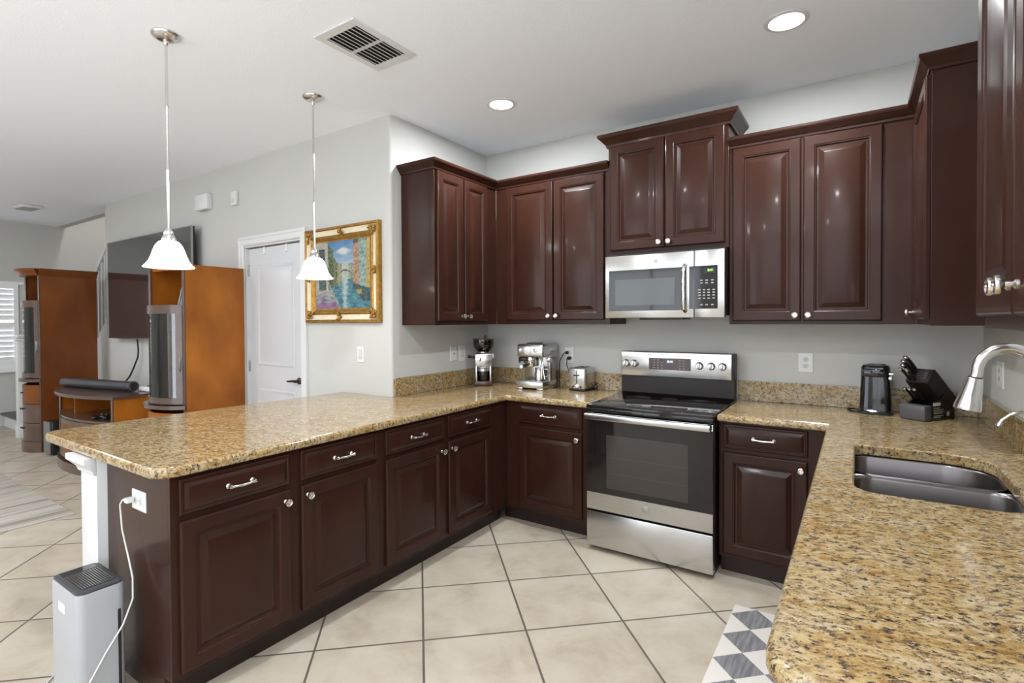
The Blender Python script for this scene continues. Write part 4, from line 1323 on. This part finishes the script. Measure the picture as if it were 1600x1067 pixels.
# ------------------------------------------------------------------ curio towers
def bow(m, x0, x1, b, z0, z1, y=0, t=.02, n=14):
    o = arc_pts(x0, x1, b, n, y)
    i = [(x, yy+t) for x, yy in o]
    poly = o+list(reversed(i))
    m.prism(poly, z0, z1)
def bow_full(m, x0, x1, b, z0, z1, y=0, back=.1, n=14):
    m.prism(arc_pts(x0, x1, b, n, y)+[(x1, back), (x0, back)], z0, z1)
def tower(label, loc, w, d, h, crown, wood, latch):
    r = thing('curio_cabinet', label, 'cabinet', loc, 0, 'bow front curio cabinets')
    f = h/1.914
    m = MB()
    m.box(w-.022, w, 0, d, 0, h); m.box(0, .022, 0, d, 0, h); m.box(.022, w-.022, d-.015, d, 0, h)
    for z in (.08*f, .76*f, 1.53*f, h-.03):
        m.box(.022, w-.022, .012, d-.015, z, z+.02)
    m.obj('body', wood, r, 0)
    m = MB()
    for x in (0, w-.035):
        m.box(x, x+.035, -.012, .0, 0, h-.002, .003)
    m.obj('front_stile', 'curio_front', r, 20)
    bl = .175*w
    x0, x1 = .036, w-.036
    m = MB(); bow_full(m, .0, w, bl+.015, 0, .11*f, -.013, .0); m.obj('plinth', 'curio_front', r, 20)
    for (a, b_) in ((.112, .30), (.305, .50)):
        for s in (0, 1):
            xm = (x0+x1)/2
            mm = MB()
            pts = arc_pts(x0, x1, bl, 16, -.013)
            half = pts[:9] if s == 0 else pts[8:]
            mm.prism(half+[(x, y+.018) for x, y in reversed(half)], a*f, b_*f)
            dd = mm.obj('cupboard_door', 'curio_front', r, 20)
            k = MB(); k.lathe([(.005, 0), (.005, .012), (.011, .018), (.009, .024), (0, .025)], (xm+(-.03 if s == 0 else .03), -.013-bl+.001, (b_-.05)*f), '-Y', 12, True, False)
            k.obj('knob', 'black_plastic', dd)
    m = MB(); bow(m, x0, x1, bl, .505*f, .70*f, -.013); dw = m.obj('drawer', wood, r, 20)
    k = MB(); k.lathe([(.005, 0), (.005, .012), (.011, .018), (.009, .024), (0, .025)], ((x0+x1)/2, -.013-bl+.001, .62*f), '-Y', 12, True, False); k.obj('knob', 'black_plastic', dw)
    m = MB(); bow_full(m, -.012, w+.0, bl+.03, .735*f, .765*f, -.014, .0); m.obj('ledge', 'curio_front', r, 20)
    m = MB(); bow(m, x0, x1, bl, .775*f, .825*f, -.013); bow(m, x0, x1, bl, 1.515*f, 1.585*f, -.013)
    pts = arc_pts(x0, x1, bl, 24, -.013)
    for seg in (pts[:3], pts[-3:]):
        m.prism(seg+[(x, y+.02) for x, y in reversed(seg)], .825*f, 1.515*f)
    gd = m.obj('glass_door', 'curio_front', r, 20)
    pts = arc_pts(x0+.03, x1-.03, bl-.02, 16, -.02)
    m = MB(); m.prism(pts+[(x, y+.004) for x, y in reversed(pts)], .825*f, 1.515*f); m.obj('pane', 'clear_glass', gd, 60)
    m = MB(); m.lathe([(.006, 0), (.006, .01), (.009, .014), (0, .016)], (x1-.012, -.022, 1.05*f), '-Y', 10, True, False); m.box(x1-.02, x1-.004, -.034, -.014, 1.06*f, 1.16*f, .003); m.obj('handle', 'pewter', gd)
    for z in (1.05*f, 1.36*f):
        m = MB(); bow_full(m, .024, w-.024, bl-.03, z, z+.008, .0, d-.02); m.obj('glass_shelf', 'clear_glass', r, 0)
    if crown:
        m = MB()
        pr = [(0, 0), (.012, 0), (.03, .03), (.05, .05), (.055, .075), (0, .075)]
        m.sweep([(w, d), (w, -.012)], [(-o_, u_) for o_, u_ in pr], h-.075)
        pa_ = arc_pts(0, w, bl, 16, -.012)
        m.sweep(list(reversed(pa_)), [(-o_, u_) for o_, u_ in pr], h-.075, prev_dir=None)
        m.sweep([(0, -.012), (0, d)], [(-o_, u_) for o_, u_ in pr], h-.075)
        bow_full(m, 0, w, bl, h-.075, h-.002, -.012, d)
        m.obj('cornice', wood, r, 20)
    return r
T1 = (-5.125, 2.085, 0)
tower('orange-brown bow-front curio cabinet next to the white door, right of the television', T1, .632, .49, 1.912, False, 'cherry_wood', True)
tower('darker red-brown bow-front curio cabinet with a flared top at the far left', (-7.985, 1.955, 0), .485, .525, 2.045, True, 'cherry_dark', True)
# things on the open shelf and behind the glass
def photo_frame(label, loc, rot, w, h):
    r = thing('photo_frame', label, 'photo frame', loc, rot, 'photo frames on the curio shelf')
    tl = .22
    def P3(x, a, n): return Vector((x, a*math.sin(tl)-n*math.cos(tl), a*math.cos(tl)+n*math.sin(tl)))
    def bx(m, x0, x1, a0, a1, n0, n1):
        m.loft([[P3(x0, a0, n0), P3(x1, a0, n0), P3(x1, a1, n0), P3(x0, a1, n0)], [P3(x0, a0, n1), P3(x1, a0, n1), P3(x1, a1, n1), P3(x0, a1, n1)]])
    m = MB()
    b = .022
    bx(m, -w/2, w/2, 0, b, 0, .014); bx(m, -w/2, w/2, h-b, h, 0, .014); bx(m, -w/2, -w/2+b, b, h-b, 0, .014); bx(m, w/2-b, w/2, b, h-b, 0, .014)
    m.obj('frame', 'pewter', r, 0)
    m = MB(); bx(m, -w/2+b, w/2-b, b, h-b, .002, .006); m.obj('photo', 'photo_print', r, 0)
    m = MB(); m.loft([[P3(x, h*.7, -.001), P3(x, h*.7, -.004), Vector((x, h*.55, 0)), Vector((x, h*.53, 0))] for x in (-.015, .015)]); m.obj('easel', 'black_matte', r, 0)
    return r
SH = 1.551
photo_frame('pewter photo frame on the open shelf of the orange-brown curio cabinet', (-5.125+.36, 2.20, SH), .05, .19, .20)
photo_frame('photo frame half hidden at the right end of the open curio shelf', (-5.125+.53, 2.16, SH), -.5, .13, .13)
def goblet(label, loc):
    r = thing('glass_goblet', label, 'glass', loc, 0, 'glassware in the curio cabinet')
    m = MB(); m.lathe([(.03, 0), (.03, .004), (.006, .012), (.005, .06), (.02, .08), (.03, .11), (.028, .15), (.026, .15), (.027, .11), (.015, .085), (0, .08)], (0, 0, 0), 'Z', 18, True, False)
    tag(m.obj('bowl_and_stem', 'pewter', r), 'x', 'x')
    o = r.children[0]; del o['label']; del o['category']
    return r
goblet('stemmed goblet on the upper glass shelf of the orange-brown curio cabinet', (-5.125+.47, 2.22, 1.3675+.0006))
goblet('stemmed goblet on the lower glass shelf of the orange-brown curio cabinet', (-5.125+.42, 2.2, 1.0585+.0006))

# ------------------------------------------------------------------ media console with things on it
CX0, CW, CY, CH = -7.03, 1.38, 1.985, .762
mc = thing('media_console', 'low bow-front wooden media console under the television', 'console', (CX0, CY, 0))
cd_ = .47
m = MB()
m.box(0, .02, 0, cd_, .0, CH-.03); m.box(CW-.02, CW, 0, cd_, 0, CH-.03); m.box(.02, CW-.02, cd_-.015, cd_, 0, CH-.03)
m.box(.02, CW-.02, .01, cd_-.015, .09, .11)
m.box(.40, .42, .0, cd_-.015, .52, CH-.03)
m.obj('body', 'cherry_wood', mc, 0)
m = MB()
for x in (0, CW-.035): m.box(x, x+.035, -.012, 0, 0, CH-.03, .003)
m.obj('front_stile', 'curio_front', mc, 20)
m = MB(); bow_full(m, -.02, CW+.02, .17, CH-.03, CH, -.014, cd_, 22); m.obj('top', 'curio_front', mc, 20)
m = MB(); bow_full(m, .021, CW-.021, .13, .50, .522, -.004, cd_-.016, 22); m.obj('shelf', 'curio_front', mc, 20)
m = MB(); bow_full(m, 0, CW, .15, 0, .09, -.013, .0, 22); m.obj('plinth', 'curio_front', mc, 20)
pts = arc_pts(.036, CW-.036, .13, 24, -.010)
for k in range(3):
    seg = pts[k*8:k*8+9]
    m = MB(); m.prism(seg+[(x, y+.018) for x, y in reversed(seg)], .115, .495)
    dd = m.obj('cupboard_door', 'curio_front', mc, 20)
    a_, b_ = seg[1], seg[-2]
    inner = seg[1:-1]
    m = MB(); m.prism([(x, y-.0015) for x, y in inner]+[(x, y+.004) for x, y in reversed(inner)], .16, .45); m.obj('door_panel', 'cherry_dark', dd, 20)
sb = thing('soundbar', 'long dark soundbar lying on the media console', 'soundbar', (-6.44, 2.13, CH+.001), .19)
m = MB()
rings = [[Vector((x, .056*sc*math.cos(t), .050+.050*sc*math.sin(t))) for t in [2*PI*j/24 for j in range(24)]] for x, sc in ((-.57, .92), (-.565, 1), (.565, 1), (.57, .92))]
m.loft(rings); m.obj('grille', 'soundbar_cloth', sb, 30)
for x in (-.5702, .5702):
    m = MB(); m.lathe([(.036, -.001), (.036, .002), (0, .003)] if x > 0 else [(.036, .001), (.036, -.002), (0, -.003)], (x, 0, .050), 'X', 24, True, False); m.obj('end_cap', 'black_matte', sb)
ro = thing('router', 'flat white box with a dark oval on top at the right end of the console', 'router', (-5.80, 2.365, CH+.001), .05)
m = MB(); m.box(-.13, .13, -.075, .075, 0, .045, .012, 3); m.obj('case', 'white_plastic', ro)
m = MB(); 
m.loft([[Vector((.075*math.cos(t)*s_c, .035*math.sin(t)*s_c, z)) for t in [2*PI*j/24 for j in range(24)]] for s_c, z in ((1, .045), (1, .047))]); m.obj('vent', 'black_matte', ro)
gc = thing('game_controller', 'small dark game controller lying on the console shelf', 'controller', (-5.95, 2.02, .5226), .4)
m = MB(); m.blob((0, 0, .022), .075, .045, .0215, 2); m.blob((-.06, -.03, .02), .03, .05, .0195, 2); m.blob((.06, -.03, .02), .03, .05, .0195, 2); m.obj('shell', 'black_plastic', gc)
for x in (-.025, .025):
    m = MB(); m.lathe([(.007, .038), (.007, .050), (.012, .052), (0, .055)], (x, -.01, 0), 'Z', 12, True, False); m.obj('thumbstick', 'grey_plastic', gc)
sw = thing('subwoofer', 'black box subwoofer on the floor between console and far curio cabinet', 'subwoofer', (-7.295, 1.93, 0))
m = MB(); m.box(-.09, .09, .02, .36, .012, .37, .02, 3); m.obj('cabinet', 'black_plastic', sw)
m = MB(); m.box(-.088, .088, 0, .022, .018, .365, .008, 3); m.obj('grille', 'grey_fabric', sw)
for x in (-.06, .06):
    for y in (.06, .32):
        m = MB(); m.lathe([(.016, 0), (.016, .0125)], (x, y, 0), 'Z', 10); m.obj('foot', 'dark_rubber', sw)

# ------------------------------------------------------------------ staircase
st = thing('staircase', 'white balustered staircase with grey treads rising behind the far curio cabinet', 'staircase', (-9.43, 2.72, 0))
RUN, RISE = .222, .195
for k in range(10):
    m = MB(); m.box(k*RUN, (k+1)*RUN+.02, .05, .92, k*RISE, (k+1)*RISE-.03); m.obj('riser', 'white_paint', st, 0)
    m = MB(); m.box(k*RUN-.025, (k+1)*RUN, .03, .92, (k+1)*RISE-.03, (k+1)*RISE, .008); m.obj('tread', 'tread_grey', st)
m = MB(); m.loft([[Vector((x, y, z)) for x, z in ((-.1, 0), (2.25, 0), (2.25, 2.06), (2.2, 2.06), (-.1, .14))] for y in (.0, .045)]); m.obj('stringer', 'white_paint', st, 0)
m = MB(); m.loft([[Vector((x, y, z)) for x, z in ((-.05, 1.0), (1.85, 2.64), (1.85, 2.72), (-.05, 1.08))] for y in (-.01, .05)]); m.obj('handrail', 'white_paint', st, 0)
for k in range(17):
    x = .06+k*.108
    z0 = .14+(x+.1)*.835; z1 = 1.0+(x+.05)*.863
    m = MB(); m.box(x-.017, x+.017, .003, .037, z0, z1); m.obj('baluster', 'white_paint', st, 0)
m = MB(); m.box(-.46, .68, -.56, -.03, 0, .155); m.obj('starter_riser', 'white_paint', st, 0)
m = MB(); m.box(-.47, .70, -.60, -.02, .155, .19, .01); m.obj('starter_tread', 'tread_grey', st)
m = MB(); m.box(.66, .75, -.69, -.60, 0, 1.22, .004); m.box(.645, .765, -.705, -.585, 1.22, 1.25, .006); m.box(.655, .755, -.695, -.595, 1.25, 1.30, .02); m.box(.65, .76, -.70, -.59, 0, .16, .004)
m.obj('newel_post', 'white_paint', st)
